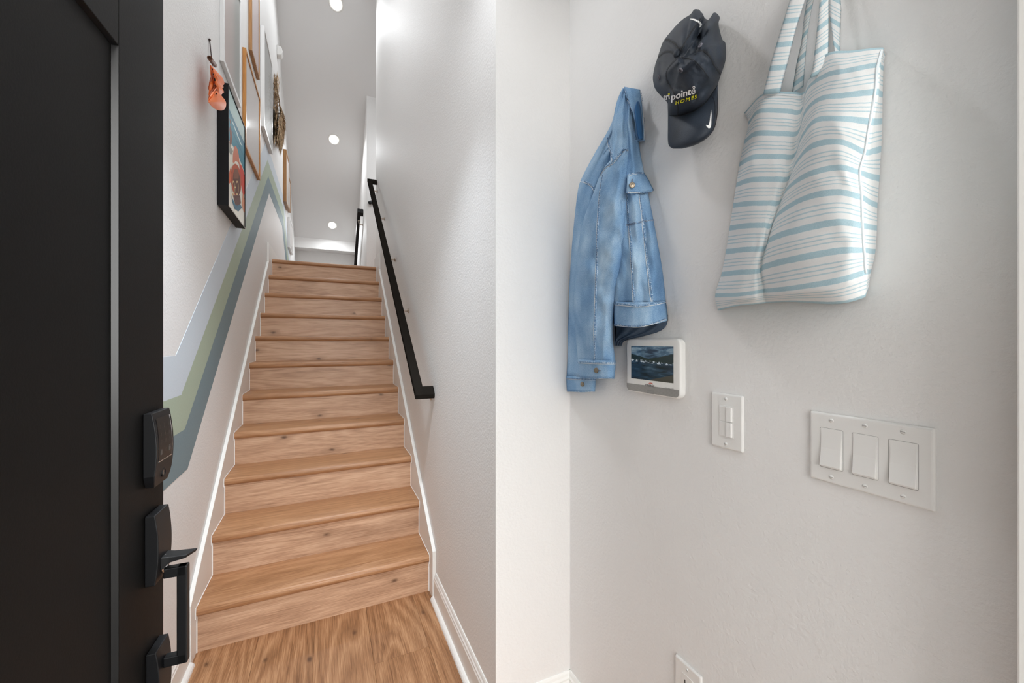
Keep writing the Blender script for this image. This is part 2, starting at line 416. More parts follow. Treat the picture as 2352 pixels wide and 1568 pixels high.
# ------------------------------------------------------------------ handrails
def bracket(Y, z, xw, xr, parent, s=1):
    """wall rosette, bent arm and saddle under a rail; the wall stands at +X"""
    b = MB()
    b.tube([(xw-.0005, Y, z), (xw-.006, Y, z), (xw-.010, Y, z)], [.017, .017, .009], 14)
    b.tube([(xw-.008, Y, z), (xw-.03, Y, z-.002), (xw-.052, Y, z+.008), (xr, Y, z+.03), (xr, Y, z+.05)], [.0075, .0075, .007, .0065, .0065], 10)
    b.box((xr-.012, Y-.03, z+.048), (xr+.012, Y+.03, z+.053))
    o = b.build('bracket', NICKEL, parent, True); o.modifiers.new('e', 'EDGE_SPLIT').split_angle = .6; o['label'] = 'nickel wall bracket'
hr = thing('handrail', 'long black handrail climbing beside the oak stairs on nickel brackets', 'handrail', (.484, -.05, 1.0))
sl = .776
def railz(Y): return 1.039+sl*(Y+.05)
ya, yb, th = -.055, 2.58, .030
prof = lambda x0, x1: [(ya, railz(ya)-.012), (ya+.012, railz(ya)+.006), (yb, railz(yb)), (yb, railz(yb)-th*1.25), (ya+.006, railz(ya)-th*1.2)]
bevel(MB().prism(prof(0, 0), 0, .385, .43).build('rail', RAILBLACK, hr), .004, 2)
bevel(MB().prism([(ya, railz(ya)-.012), (ya+.012, railz(ya)+.006), (ya+.036, railz(ya+.036)-.0004), (ya+.036, railz(ya+.036)-.036), (ya+.006, railz(ya)-th*1.2)], 0, .42, .4835).build('lower_return', RAILBLACK, hr), .004, 2)
bevel(MB().prism([(yb-.05, railz(yb-.05)), (yb, railz(yb)), (yb, railz(yb)-.04), (yb-.05, railz(yb-.05)-.04)], 0, .42, .4835).build('upper_return', RAILBLACK, hr), .004, 2)
for Y in (.02, .66, 1.24, 1.9, 2.5): bracket(Y, railz(Y)-.041-.053, XR, .41, hr)
fr_ = thing('handrail', 'short black handrail dropping away beyond the top landing', 'handrail', (.464, 4.1, 3.2))
fz0 = 3.215; fy0 = 4.12
prf = [(fy0, fz0), (fy0, fz0-.055), (5.5, fz0-.055-.79*(5.5-fy0)), (5.5, fz0-.79*(5.5-fy0))]
bevel(MB().prism(prf, 0, .382, .425).build('rail', HARDWARE, fr_), .003, 2)
bevel(MB().prism([(fy0, fz0), (fy0, fz0-.055), (fy0+.05, fz0-.095), (fy0+.05, fz0-.04)], 0, .4255, .4635).build('upper_return', HARDWARE, fr_), .003, 2)
bracket(fy0+.1, fz0-.2, .464, .405, fr_)
kb = thing('rail_knob', 'small round black knob on landing wall behind the long handrail', 'knob', (.48, 3.6, 3.14))
c = onY(849, 466, 3.57); 
MB().tube([c+np.array([-.012, -.02, -.008]), c+np.array([-.006, -.016, -.004]), c+np.array([.02, 0, .012]), c+np.array([.05, .028, .03])], [.011, .022, .024, .024], 14).build('knob', HARDWARE, kb, True)

# ------------------------------------------------------------------ left wall pictures
def frame_pic(name, label, Y0, Y1, z0, z1, T, wdt, fm, pm, depth_in=.004, glass=True, group='framed pictures along the stair wall', sheet=None):
    o = thing(name, label, 'picture', (XL, (Y0+Y1)/2, z0), group)
    out = [(Y0, z0), (Y1, z0), (Y1, z1), (Y0, z1)]; inn = [(Y0+wdt, z0+wdt), (Y1-wdt, z0+wdt), (Y1-wdt, z1-wdt), (Y0+wdt, z1-wdt)]
    xb, xf = XL+.0006, XL+T
    for i in range(4):
        j = (i+1) % 4; mb = MB()
        q = [out[i], out[j], inn[j], inn[i]]
        mb.prism(q, 0, xb, xf)
        bevel(mb.build('frame_side', fm, o), .0012, 1)
    xp = xf-depth_in-.002
    MB().box((xb+.002, Y0+wdt*.8, z0+wdt*.8), (xp, Y1-wdt*.8, z1-wdt*.8)).build('print', pm, o)
    if glass: mesh('glass', [(xp+.001, a, b) for a, b in ((Y0+wdt*.9, z0+wdt*.9), (Y1-wdt*.9, z0+wdt*.9), (Y1-wdt*.9, z1-wdt*.9), (Y0+wdt*.9, z1-wdt*.9))], [(0, 1, 2, 3)], PANE, o)
    return o, xp
P_GREY = NT('pink to grey print'); P_GREY.set(Roughness=.5)
g = P_GREY.n('ShaderNodeSeparateXYZ'); P_GREY.l(P_GREY.coord(), g.inputs[0])
P_GREY.col(P_GREY.ramp(P_GREY.math('ADD', P_GREY.math('MULTIPLY', g.outputs['Y'], 2.4), .5), [(.2, s2l((204, 190, 186))), (.5, s2l((196, 186, 182))), (.75, s2l((172, 174, 170)))])); P_GREY = P_GREY.m
P_SOFT = plain('soft grey print', (196, 197, 196), .5)
P_PINK = plain('pale pink print', (222, 208, 208), .5)
frame_pic('framed_picture', 'white framed print high above the dark beach picture', .463, .925, 2.748, 3.42, .020, .022, WHITEFRAME, P_GREY)
frame_pic('framed_picture', 'honey oak frame with blank white sheet just behind the beach picture', 1.076, 1.694, 2.577, 3.23, .021, .018, OAKF, PAPER)
frame_pic('framed_picture', 'brown oak frame hung highest, cut off by the top edge', 1.296, 1.656, 3.36, 4.05, .022, .018, OAKG, P_PINK)
frame_pic('framed_picture', 'tall white frame at the peak of the mural, before the dried fan', 1.85, 2.399, 3.09, 3.935, .030, .022, WHITEFRAME, P_SOFT)
frame_pic('framed_picture', 'deep brown oak frame below the dried palm fan', 3.722, 4.13, 3.06, 3.72, .037, .02, OAKG, PAPER)
frame_pic('framed_picture', 'narrow brown oak frame farthest behind the deep oak one', 4.16, 4.43, 3.12, 3.545, .034, .016, OAKG, PAPER)
frame_pic('framed_picture', 'white frame lowest and farthest, just over the top step', 4.336, 4.90, 2.61, 3.035, .029, .02, WHITEFRAME, PAPER)
# the beach photograph in its deep black frame
TB = .049
bp, xp = frame_pic('framed_picture', 'deep black framed beach photograph of a sunbather in an orange hat', .413, .877, 1.985, 2.612, TB, .007, BLACKFRAME, plain('print base', (226, 222, 208), .5), .002, False)
cols = {'sky': (172, 196, 194), 'sea': (62, 132, 152), 'sea2': (44, 108, 132), 'foam': (196, 214, 214), 'sand': (226, 222, 208), 'hat': (206, 124, 96), 'band': (232, 222, 210), 'brim': (184, 82, 46), 'face': (92, 46, 30), 'gold': (214, 184, 134), 'red': (206, 58, 34), 'arm': (216, 140, 104), 'blue': (44, 102, 128), 'tan': (126, 76, 54), 'stone': (150, 148, 138), 'ora': (206, 100, 56)}
cm = list(cols); cmats = [plain('print '+k, v, .55, spec=.2) for k, v in cols.items()]
mb = MB(); lay = [0]
def poly(kind, pts, c4=True):
    lay[0] += 1; x = xp+.00002*lay[0]+.0003
    V = [onX(500+a/5.225, 240+b/5.225, x) for a, b in pts]
    for q in V: q[1] = min(max(q[1], .4205), .8695); q[2] = min(max(q[2], 1.993), 2.604)
    mb.add(V, [list(range(len(V)))], cm.index(kind))
def ell(kind, cx, cy, rx, ry, n=28, tilt=0): poly(kind, [(cx+rx*math.cos(a)+tilt*ry*math.sin(a), cy+ry*math.sin(a)) for a in np.linspace(0, 2*math.pi, n, endpoint=False)])
poly('sky', [(125, -330), (345, 290), (345, 520), (240, 270), (125, 20)])
poly('sea', [(125, 20), (345, 520), (345, 860), (262, 650), (190, 510), (150, 440), (125, 440)])
poly('sea2', [(130, 40), (345, 520), (345, 580), (130, 95)])
for k in range(4): poly('foam', [(165+k*28, 170+k*75), (190+k*30, 225+k*80), (215+k*28, 290+k*70), (205+k*28, 285+k*70), (180+k*28, 225+k*78)])
for k in range(5): poly('sea2', [(150+k*34, 260+k*70), (190+k*34, 340+k*80), (200+k*34, 380+k*80), (160+k*34, 300+k*70)])
poly('tan', [(140, 160), (158, 200), (150, 250), (170, 330), (178, 400), (160, 510), (150, 480), (138, 470), (150, 380), (140, 300), (150, 240)])
poly('stone', [(132, 430), (160, 510), (185, 560), (160, 610), (132, 560)])
poly('hat', [(182, 690), (184, 600), (194, 530), (206, 497), (222, 500), (240, 545), (254, 610), (262, 700), (240, 720), (215, 690), (195, 705)])
poly('band', [(190, 712), (215, 676), (240, 690), (262, 760), (262, 800), (240, 740), (215, 712), (196, 735)])
poly('red', [(258, 690), (285, 730), (312, 800), (328, 870), (325, 1075), (305, 1100), (290, 1010), (270, 850)])
poly('ora', [(128, 860), (150, 770), (165, 740), (158, 930), (140, 950), (128, 930)])
ell('brim', 222, 905, 62, 195, tilt=.06); ell('face', 228, 935, 44, 165, tilt=.06)
poly('tan', [(205, 770), (235, 770), (255, 830), (250, 890), (190, 890), (192, 830)])
poly('blue', [(165, 1090), (190, 1150), (215, 1205), (270, 1190), (292, 1235), (268, 1265), (245, 1285), (225, 1262), (205, 1255), (180, 1180)])
poly('face', [(185, 1090), (270, 1090), (280, 1185), (240, 1215), (212, 1195)])
for cx in (188, 233):
    n = 24; A = np.linspace(0, 2*math.pi, n, endpoint=False); lay[0] += 1; x = xp+.00002*lay[0]+.0003
    V = [onX(500+(cx+R*math.cos(a))/5.225, 240+(1002+R*5.1*math.sin(a))/5.225, x) for R in (17.5, 13.5) for a in A]
    mb.add(V, [(i, (i+1) % n, n+(i+1) % n, n+i) for i in range(n)], cm.index('gold'))
poly('gold', [(205, 985), (217, 985), (217, 1003), (205, 1003)])
poly('arm', [(302, 1066), (318, 1100), (328, 1150), (328, 1300), (312, 1290), (300, 1240), (288, 1195), (296, 1130)])
mb.build('photograph', cmats, bp)['label'] = 'beach photograph'
box('edge_strip', (XL+TB, .413, 1.985), (XL+TB+.0006, .877, 1.9875), plain('pale frame edge', (206, 190, 168), .4), bp)

# wall sensor
ms = thing('motion_sensor', 'small white sensor high on stair wall near the ceiling', 'sensor', (XL, 3.0, 4.45))
MB().prism([(XL+.0005, 4.565), (XL+.045, 4.55), (XL+.06, 4.50), (XL+.042, 4.462), (XL+.0005, 4.455)], 1, 3.02, 3.11).build('housing', PLASTIC, ms)
bevel(ms.children[0], .006, 3)
MB().prism([(XL+.0462, 4.546), (XL+.0612, 4.503), (XL+.0592, 4.501), (XL+.0442, 4.548)], 1, 3.035, 3.095).build('lens_window', plain('frosted lens', (208, 210, 210), .3), ms)

# leather leaf garland
gl = thing('leather_garland', 'orange leather leaves strung under a brown wood tube, overlapping black frame', 'wall hanging', (XL, .2, 2.3))
c5 = lambda a, b, o: LW(460+a/8.71, 80+b/8.71, o)
MB().tube([c5(188, 100, .004), c5(200, 220, .006), c5(216, 380, .012), c5(226, 470, .02)], .0022, 8).tube([c5(188, 96, .001), c5(188, 98, .007)], .0045, 10).build('cord', CORD, gl, True)
a, b = c5(190, 468, .055), c5(290, 606, .022)
d = Vector(b-a).normalized(); q = d.orthogonal().normalized(); e = d.cross(q); rg = lambda P, R: [Vector(P)+(q*math.cos(k)+e*math.sin(k))*R for k in np.linspace(0, 2*math.pi, 18, endpoint=False)]
MB().loops([rg(a+np.array(d)*.01, .0066), rg(a, .0066), rg(a, .0095), rg(b, .0095)]).build('wood_tube', WALNUT, gl, True)
gl_tube = gl.children[-1]; gl_tube.modifiers.new('e', 'EDGE_SPLIT').split_angle = .7
MB().tube([c5(235, 600, .030), c5(238, 640, .05), c5(240, 690, .062)], .0018, 8).build('cord', CORD, gl, True)
for x, y, o in ((240, 690, .064), (262, 790, .066), (288, 885, .068), (290, 910, .068), (312, 1020, .069), (330, 1105, .075), (326, 1177, .076)):
    MB().tube([c5(x-6, y-9, o-.002), c5(x-2, y-4, o+.0015), c5(x+3, y+3, o+.0015), c5(x+8, y+10, o-.002)], [.0012, .0026, .0026, .0012], 8).build('knot', CORD, gl, True)
leaves = [
 ([(200, 605), (240, 640), (330, 740), (400, 815), (445, 870), (475, 950), (470, 985), (448, 1002), (400, 960), (310, 830), (250, 745)], .060, .006, LEATHER),
 ([(197, 605), (225, 640), (268, 712), (235, 790), (212, 835), (205, 700)], .040, .004, LEATHER),
 ([(250, 705), (275, 700), (340, 800), (410, 920), (458, 1030), (440, 1058), (360, 1000), (300, 900)], .063, .006, LEATHER),
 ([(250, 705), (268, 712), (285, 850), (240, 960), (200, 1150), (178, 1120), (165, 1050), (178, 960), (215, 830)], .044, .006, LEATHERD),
 ([(290, 858), (320, 900), (400, 1010), (468, 1135), (445, 1160), (405, 1196), (350, 1140), (310, 1020)], .066, .006, LEATHER),
 ([(288, 870), (300, 960), (250, 1080), (200, 1150), (178, 1210), (170, 1180), (190, 1000), (240, 900)], .050, .006, LEATHER),
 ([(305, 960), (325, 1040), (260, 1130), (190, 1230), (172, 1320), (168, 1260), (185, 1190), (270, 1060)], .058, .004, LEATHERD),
 ([(322, 1050), (330, 1090), (270, 1180), (210, 1270), (176, 1330), (170, 1290), (200, 1210), (270, 1110)], .064, .004, LEATHER),
 ([(322, 1105), (350, 1150), (410, 1205), (470, 1280), (505, 1340), (512, 1390), (500, 1450), (465, 1495), (420, 1510), (360, 1505), (300, 1485), (230, 1430), (190, 1375), (172, 1335), (230, 1250), (290, 1150)], .074, .010, LEATHER)]
for pts, o, cup, m in leaves:
    P = np.array(pts, float); P = np.vstack([P, P[:1]]); q_ = np.linspace(0, len(P)-1, (len(P)-1)*4, endpoint=False)
    P = np.stack([hermite(range(len(P)), P[:, k], q_) for k in (0, 1)], 1); c = P.mean(0); V = [c5(*(c), o+.002)]; Fc = []; n = len(P)
    for ti, s_ in enumerate((.5, 1.0)):
        for p in P: V.append(c5(*(c+(p-c)*s_), o-cup*s_**2*.7))
    Fc = [(0, 1+i, 1+(i+1) % n) for i in range(n)]+[(1+i, 1+n+i, 1+n+(i+1) % n, 1+(i+1) % n) for i in range(n)]
    ob = fixn(mesh('leather_leaf', V, Fc, m, gl, True)); sd = ob.modifiers.new('s', 'SOLIDIFY'); sd.thickness = .0025; sd.offset = 0; ob.modifiers.new('e', 'EDGE_SPLIT').split_angle = .6

# dried palm fan and grass
pf = thing('dried_palm_fan', 'dried brown grass bundle and palm fan hung beside the tall white frame', 'wall hanging', (XL, 3.2, 3.5))
rnd = random.Random(3)
def blade(mb, x0, y0, o0, x1, y1, o1, w, sag=0):
    a, b = LW(x0, y0, o0), LW(x1, y1, o1); m_ = (a+b)/2; m_[2] -= sag
    s_ = np.array([rnd.uniform(-.5, .5), .8, .1])*w; h = np.array([w*.6, 0, 0])
    mb.add([a, m_-s_, m_+h, m_+s_, b], [(0, 1, 2), (0, 2, 3), (1, 4, 2), (2, 4, 3)])
mb = MB()
for k in range(26):
    x = rnd.uniform(629, 637); blade(mb, x, rnd.uniform(205, 240), rnd.uniform(.01, .04), x+rnd.uniform(-3, 9), rnd.uniform(160, 190), rnd.uniform(.01, .06), .006)
mb.build('seed_tips', STRAW, pf)['kind'] = 'stuff'
mb = MB()
for k in range(520):
    y = rnd.uniform(178, 330); f = (y-178)/152; x = rnd.uniform(629.5+f*2, 635.5+f*7)
    blade(mb, x, y, rnd.uniform(.008, .05), x+rnd.uniform(-3.5, 3.5), y+rnd.uniform(-16, 20), rnd.uniform(.008, .06), .008)
mb.build('grass_bundle', STRAW, pf)['kind'] = 'stuff'
mb = MB().tube([LW(636, 206, .02), LW(639, 218, .03), LW(642, 234, .04), LW(643, 252, .04)], .006, 7)
mb.build('stem', STRAW, pf, True)
mb = MB()
for k in range(420):
    f = rnd.random(); yy = 245+f*112
    xe = np.interp(yy, [245, 280, 300, 330, 345, 357], [645, 658.5, 658, 654, 650, 646])
    xs = np.interp(yy, [245, 330, 357], [642, 634, 641])
    x1 = xs+(xe-xs)*rnd.random()**.7
    y1 = yy+rnd.uniform(-3, 4)
    blade(mb, 643+rnd.uniform(-1, 1), 240+rnd.uniform(0, 25)+f*25, rnd.uniform(.03, .05), x1, y1, rnd.uniform(.02, .09), rnd.uniform(.008, .016))
mb.build('fan_blades', STRAW, pf)['kind'] = 'stuff'

# ------------------------------------------------------------------ entry door (black, swung open) with its lock and handle
ang = .0484
DN = np.array([math.cos(ang), -math.sin(ang), 0]); DA = -np.array([math.sin(ang), math.cos(ang), 0]); DP = np.array([-.28, -1.124, 0])
dp = lambda a, z, h: DP+DA*a+DN*h+np.array([0, 0, z])
dr = struct(thing('door_1', None, None, tuple(DP)))
tag(dr, 'black panelled entry door swung open with keypad lock and grip handle')
def dbox(mb, a0, a1, z0, z1, h0, h1):
    c = [dp(a, z, h) for h in (h0, h1) for z in (z0, z1) for a in (a0, a1)]
    mb.add(c, [(0, 1, 3, 2), (4, 6, 7, 5), (0, 4, 5, 1), (2, 3, 7, 6), (0, 2, 6, 4), (1, 5, 7, 3)]); return mb
DWd, DH, stile = .80, 2.42, .151; rec = .0077
bevel(dbox(MB(), 0, stile, .012, DH, -.045, 0).build('stile', BLACKPAINT, dr), .0015)
bevel(dbox(MB(), DWd-stile, DWd, .012, DH, -.045, 0).build('stile', BLACKPAINT, dr), .0015)
bevel(dbox(MB(), stile+.0003, DWd-stile-.0003, 1.723, DH, -.045, 0).build('rail', BLACKPAINT, dr), .0015)
bevel(dbox(MB(), stile+.0003, DWd-stile-.0003, .012, .27, -.045, 0).build('rail', BLACKPAINT, dr), .0015)
dbox(dbox(MB(), stile-.002, .3395, .268, 1.726, -.04, -rec), .3405, DWd-stile+.002, .268, 1.726, -.04, -rec+.0006).build('panel', BLACKPAINT, dr)
BEV = plain('black moulding edge', (16, 16, 18), .26, spec=.6)
for q in ([(stile, .27), (stile, 1.723), (stile+.002, 1.721), (stile+.002, .272)], [(stile, 1.723), (DWd-stile, 1.723), (DWd-stile-.002, 1.721), (stile+.002, 1.721)],
          [(stile, .27), (DWd-stile, .27), (DWd-stile-.002, .272), (stile+.002, .272)], [(DWd-stile, .27), (DWd-stile, 1.723), (DWd-stile-.002, 1.721), (DWd-stile-.002, .272)]):
    L = [[dp(a, z, h) for a, z in q] for h in (-.02, 0)]; o4 = [dp(q[0][0], q[0][1], -.0002), dp(q[1][0], q[1][1], -.0002), dp(q[2][0], q[2][1], -rec), dp(q[3][0], q[3][1], -rec)]
    b4 = [dp(a, z, -.03) for a, z in q]
    MB().loops([b4, o4]).build('panel_moulding', BEV, dr)
def bowed(name, a0, a1, z0, z1, h0, h1, mat, parent, chamf=0):
    """block whose front bows out: h0 at its ends, h1 at mid height"""
    L = []
    for f in np.linspace(0, 1, 13):
        z = z0+(z1-z0)*f; h = h0+(h1-h0)*(1-(2*f-1)**2)
        ca = chamf*max(0, 1-f*7)
        L.append([dp(a0+ca, z, .0005), dp(a1-ca, z, .0005), dp(a1-ca, z, h), dp(a0+ca, z, h)])
    return bevel(MB().loops(L).build(name, mat, parent), .0012, 2)
kp = bowed('keypad_lock', .012, .080, 1.048, 1.172, .0125, .0188, HARDWARE, dr, .008)
hk = lambda z: .0125+.0063*(1-(2*(z-1.048)/.124-1)**2)
V = []; 
for f in np.linspace(0, 1, 8):
    z = 1.091+f*.071; V += [dp(.072, z, hk(z)+.0004), dp(.020, z, hk(z)+.0004)]
mesh('keypad_screen', V, [(2*i, 2*i+1, 2*i+3, 2*i+2) for i in range(7)], GLASSBLACK, kp)
mb = MB(); dbox(mb, .020, .072, 1.0895, 1.0908, hk(1.09)-.001, hk(1.09)+.0008); 
mb.loops([[dp(a, z, hk(z)+h) for a, h in ((.0194, -.001), (.0203, -.001), (.0203, .0006), (.0194, .0006))] for z in np.linspace(1.0905, 1.161, 9)])
mb.build('screen_edge', CHROME, kp)
mb = MB(); n = 18; z_ = 1.066
rgk = lambda R, h: [dp(.046+R*math.cos(k), z_+R*math.sin(k), hk(z_)+h) for k in np.linspace(0, 2*math.pi, n, endpoint=False)]
mb.loops([rgk(.0075, -.001), rgk(.0075, .0012), rgk(.0058, .0012), rgk(.0058, .0002), rgk(.0001, .0002)]); mb.build('key_cylinder', HARDWARE, kp, True)
mb = MB(); dbox(mb, .045, .047, z_-.004, z_+.004, hk(z_), hk(z_)+.0006); mb.build('keyhole', NICKEL, kp)

def text_mesh(txt, size=1.0):
    cu = bpy.data.curves.new('txt', 'FONT'); cu.body = txt; cu.space_character = 1.3 if txt == 'HOMES' else 1.0; cu.size = size; cu.resolution_u = 3
    ob = bpy.data.objects.new('txt', cu); COL.objects.link(ob); dg = bpy.context.evaluated_depsgraph_get()
    me = bpy.data.meshes.new_from_object(ob.evaluated_get(dg)); bpy.data.objects.remove(ob); bpy.data.curves.remove(cu)
    V = np.array([v.co[:] for v in me.vertices]); Fc = [list(p.vertices) for p in me.polygons]; bpy.data.meshes.remove(me)
    V[:, 0] -= V[:, 0].min(); w = V[:, 0].max(); return V, Fc, w
mb = MB()
for i, ch in enumerate('123456789') :
    V, Fc, w = text_mesh(ch, .0095); ca = .0635-.0165*(i % 3); cz = 1.1465-.0125*(i//3)
    mb.add([dp(ca-(p[0]-w/2), cz-.0033+p[1], hk(cz)+.0008) for p in V], Fc)
V, Fc, w = text_mesh('0', .0095); mb.add([dp(.047-(p[0]-w/2), 1.1055-.0033+p[1], hk(1.105)+.0008) for p in V], Fc)
for ca in (.0635, .0305):
    dbox(mb, ca-.0035, ca+.0035, 1.1005, 1.1065, hk(1.103), hk(1.103)+.0008)
dbox(mb, .0635-.0015, .0635+.0015, 1.1065, 1.1085, hk(1.107), hk(1.107)+.0008)
for s_ in (-.0025, .0017): dbox(mb, .0305+s_, .0305+s_+.0008, 1.1065, 1.1095, hk(1.107), hk(1.107)+.0008)
dbox(mb, .0305-.0025, .0305+.0025, 1.1095, 1.1103, hk(1.11), hk(1.11)+.0008)
mb.build('keypad_digits', DIGIT, kp)
es = bowed('upper_escutcheon', .020, .074, .886, 1.002, .014, .0188, HARDWARE, dr)
bowed('lower_escutcheon', .020, .070, .655, .772, .014, .0188, HARDWARE, dr)
# grip: two arms and the upright bar, one bent piece
gp = MB(); dbox(gp, .040, .054, .733, .902, .036, .051); dbox(gp, .040, .054, .885, .902, .0175, .0505); dbox(gp, .040, .054, .733, .750, .0175, .0505)
bevel(gp.build('grip_handle', HARDWARE, dr), .0018, 2)
tl = MB(); tl.loops([[dp(.034, .903, .017), dp(.062, .903, .017), dp(.062, .926, .017), dp(.034, .926, .017)],
                     [dp(.035, .914, .028), dp(.060, .914, .028), dp(.060, .924, .028), dp(.035, .924, .028)],
                     [dp(.037, .917, .059), dp(.058, .917, .050), dp(.058, .9225, .052), dp(.037, .9225, .062)]])
bevel(tl.build('thumb_lever', HARDWARE, es), .001, 2)
V = MB(); rr = lambda R, h: [dp(.050+R*.9*math.cos(k), .910+R*1.3*math.sin(k), h) for k in np.linspace(0, 2*math.pi, 20, endpoint=False)]
V.loops([rr(.012, .016), rr(.012, .0205), rr(.009, .0205), rr(.009, .017)]); V.build('lever_collar', CHROME, es, True)

# ------------------------------------------------------------------ plates on the switch wall: u runs along the wall away from the corner, z up, o out of the wall
def wp(u, z, o): return np.array([XW-o, -u, z])
def rrect(u0, u1, z0, z1, rad, o, n=5):
    L = []
    for cu, cz, a0 in ((u1-rad, z1-rad, 0), (u0+rad, z1-rad, 1.5708), (u0+rad, z0+rad, 3.1416), (u1-rad, z0+rad, 4.7124)):
        for k in range(n): a = a0+1.5708*k/(n-1); L.append(wp(cu+rad*math.cos(a), cz+rad*math.sin(a), o))
    return L
def slab(u0, u1, z0, z1, rad, o0, o1, edge, n=5):
    L = [rrect(u0, u1, z0, z1, rad, o0, n)]
    for f in (0, .35, .7, 1): 
        i = edge*(1-math.cos(f*1.5708)); L.append(rrect(u0+i, u1-i, z0+i, z1-i, max(rad-i, .0004), o1-edge*(1-math.sin(f*1.5708))*.9, n))
    return MB().loops(L)
def screw(u, z, parent, o):
    ring = lambda R, h: [wp(u+R*math.cos(k), z+R*math.sin(k), o+h) for k in np.linspace(0, 2*math.pi, 14, endpoint=False)]
    s_ = MB().loops([ring(.0034, -.001), ring(.0034, .0006), ring(.0022, .0012), ring(.0002, .0014)]).build('screw', PLASTIC, parent, True)
    MB().box((XW-o-.0017, -u-.0028, z-.0004), (XW-o-.0009, -u+.0028, z+.0004)).build('screw_slot', plain('slot', (150, 148, 146), .6) if 'slot' not in MATS else MATS['slot'], s_)
def rocker(uc, zc, parent, o, hw=.0165, hh=.0335, tilt=.0022):
    slab(uc-hw, uc+hw, zc-hh, zc+hh, .002, o-.001, o+.0005, .0004).build('switch_bezel', PLASTIC, parent)
    mb = MB().loops([rrect(uc-hw-.0006, uc+hw+.0006, zc-hh-.0006, zc+hh+.0006, .0022, o+.0001), rrect(uc-hw-.0006, uc+hw+.0006, zc-hh-.0006, zc+hh+.0006, .0022, o+.00018)]); mb.build('gap_line', plain('grey gap', (150, 148, 146), .8) if 'grey gap' not in MATS else MATS['grey gap'], parent)
    a, b = hw-.0018, hh-.0022
    P = lambda u, z, h: wp(uc+u, zc+z, o+h)
    prof = [(b, .0004), (b, .0006), (.0, .0022), (-b+.002, .0056), (-b, .0050), (-b, .0004)]
    L = [[P(u, z, h) for z, h in prof] for u in (-a, a)]
    bevel(MB().loops(L).build('rocker', PLASTIC, parent), .0007, 2)
sw = thing('light_switch', 'wide white wall plate with three rocker switches under the tote bag', 'light switch', (XW, -1.708, 1.05))
u0, u1, z0, z1 = 1.6285, 1.7885, 1.0500, 1.1685
slab(u0, u1, z0, z1, .003, .0004, .0062, .004).build('faceplate', PLASTIC, sw, False)
for k in (-1, 0, 1):
    uc = (u0+u1)/2+k*.0462; rocker(uc, (z0+z1)/2, sw, .0062)
    screw(uc, (z0+z1)/2+.0478, sw, .0062); screw(uc, (z0+z1)/2-.0478, sw, .0062)
s1 = thing('light_switch', 'narrow white wall plate with two stacked rockers beside alarm screen', 'light switch', (XW, -1.467, 1.06))
u0, u1, z0, z1 = 1.4295, 1.5035, 1.0605, 1.1785
slab(u0, u1, z0, z1, .003, .0004, .0062, .004).build('faceplate', PLASTIC, s1)
uc, zc = (u0+u1)/2, (z0+z1)/2
slab(uc-.0168, uc+.0168, zc-.0338, zc+.0338, .002, .005, .0068, .0004).build('switch_bezel', PLASTIC, s1)
for s_ in (1, -1):
    cz = zc+s_*.0163; P = lambda u, z, h: wp(uc+u, cz+z, .0066+h); hw, hh = .0150, .0152
    prof = [(-hw, 0), (-hw, .0012), (.001, .0022), (.004, .0046), (hw-.0015, .0044), (hw, .0036), (hw, 0)]
    bevel(MB().loops([[P(u, -hh, h) for u, h in prof], [P(u, hh, h) for u, h in prof]]).build('rocker', PLASTIC, s1), .0008, 2)
screw(uc, zc+.048, s1, .0062); screw(uc, zc-.048, s1, .0062)
ot = thing('power_outlet', 'white wall outlet low on the wall, cut off by the bottom edge', 'outlet', (XW, -1.365, .40))
u0, u1, z0, z1 = 1.3285, 1.403, .405, .523
slab(u0, u1, z0, z1, .003, .0004, .0062, .004).build('faceplate', PLASTIC, ot)
uc, zc = (u0+u1)/2, (z0+z1)/2
slab(uc-.0168, uc+.0168, zc-.0335, zc+.0335, .004, .005, .0070, .0005).build('receptacle', PLASTIC, ot)
for s_ in (1, -1):
    for du in (-.006, .006):
        MB().box((XW-.0074, -(uc+du)-.0011, zc+s_*.017-.004), (XW-.006, -(uc+du)+.0011, zc+s_*.017+.004)).build('slot', CREVICE, ot)
screw(uc, zc+.048, ot, .0062)

# alarm touch panel
ap = thing('alarm_panel', 'white touchscreen alarm panel showing a lake scene below denim jacket', 'alarm panel', (XW, -1.255, 1.15))
u0, u1, z0, z1 = 1.1625, 1.345, 1.1485, 1.2985; TO = .021
def AP(px, py): return RW(px, py, TO)
c00, c10, c11, c01 = AP(1438, 778), AP(1563, 778), AP(1561, 921), AP(1438, 894)
u0, u1, z0, z1 = -c00[1], -c10[1], (c11[2]+c01[2])/2, (c00[2]+c10[2])/2
slab(u0+.004, u1-.004, z0+.004, z1-.004, .010, .0004, .008, .002, 8).build('back_housing', PLASTIC, ap, True)
slab(u0, u1, z0, z1, .014, .006, TO, .005, 8).build('housing', PLASTIC, ap, True)
for o in ap.children: o.modifiers.new('e', 'EDGE_SPLIT').split_angle = .9
s00, s11 = AP(1450, 794), AP(1547, 880)
su0, su1, sz1, sz0 = -s00[1], -s11[1], s00[2], s11[2]
SCR = NT('lake screen'); SCR.set(Roughness=.12, Base_Color=(.003, .004, .006, 1), Emission_Strength=.55)
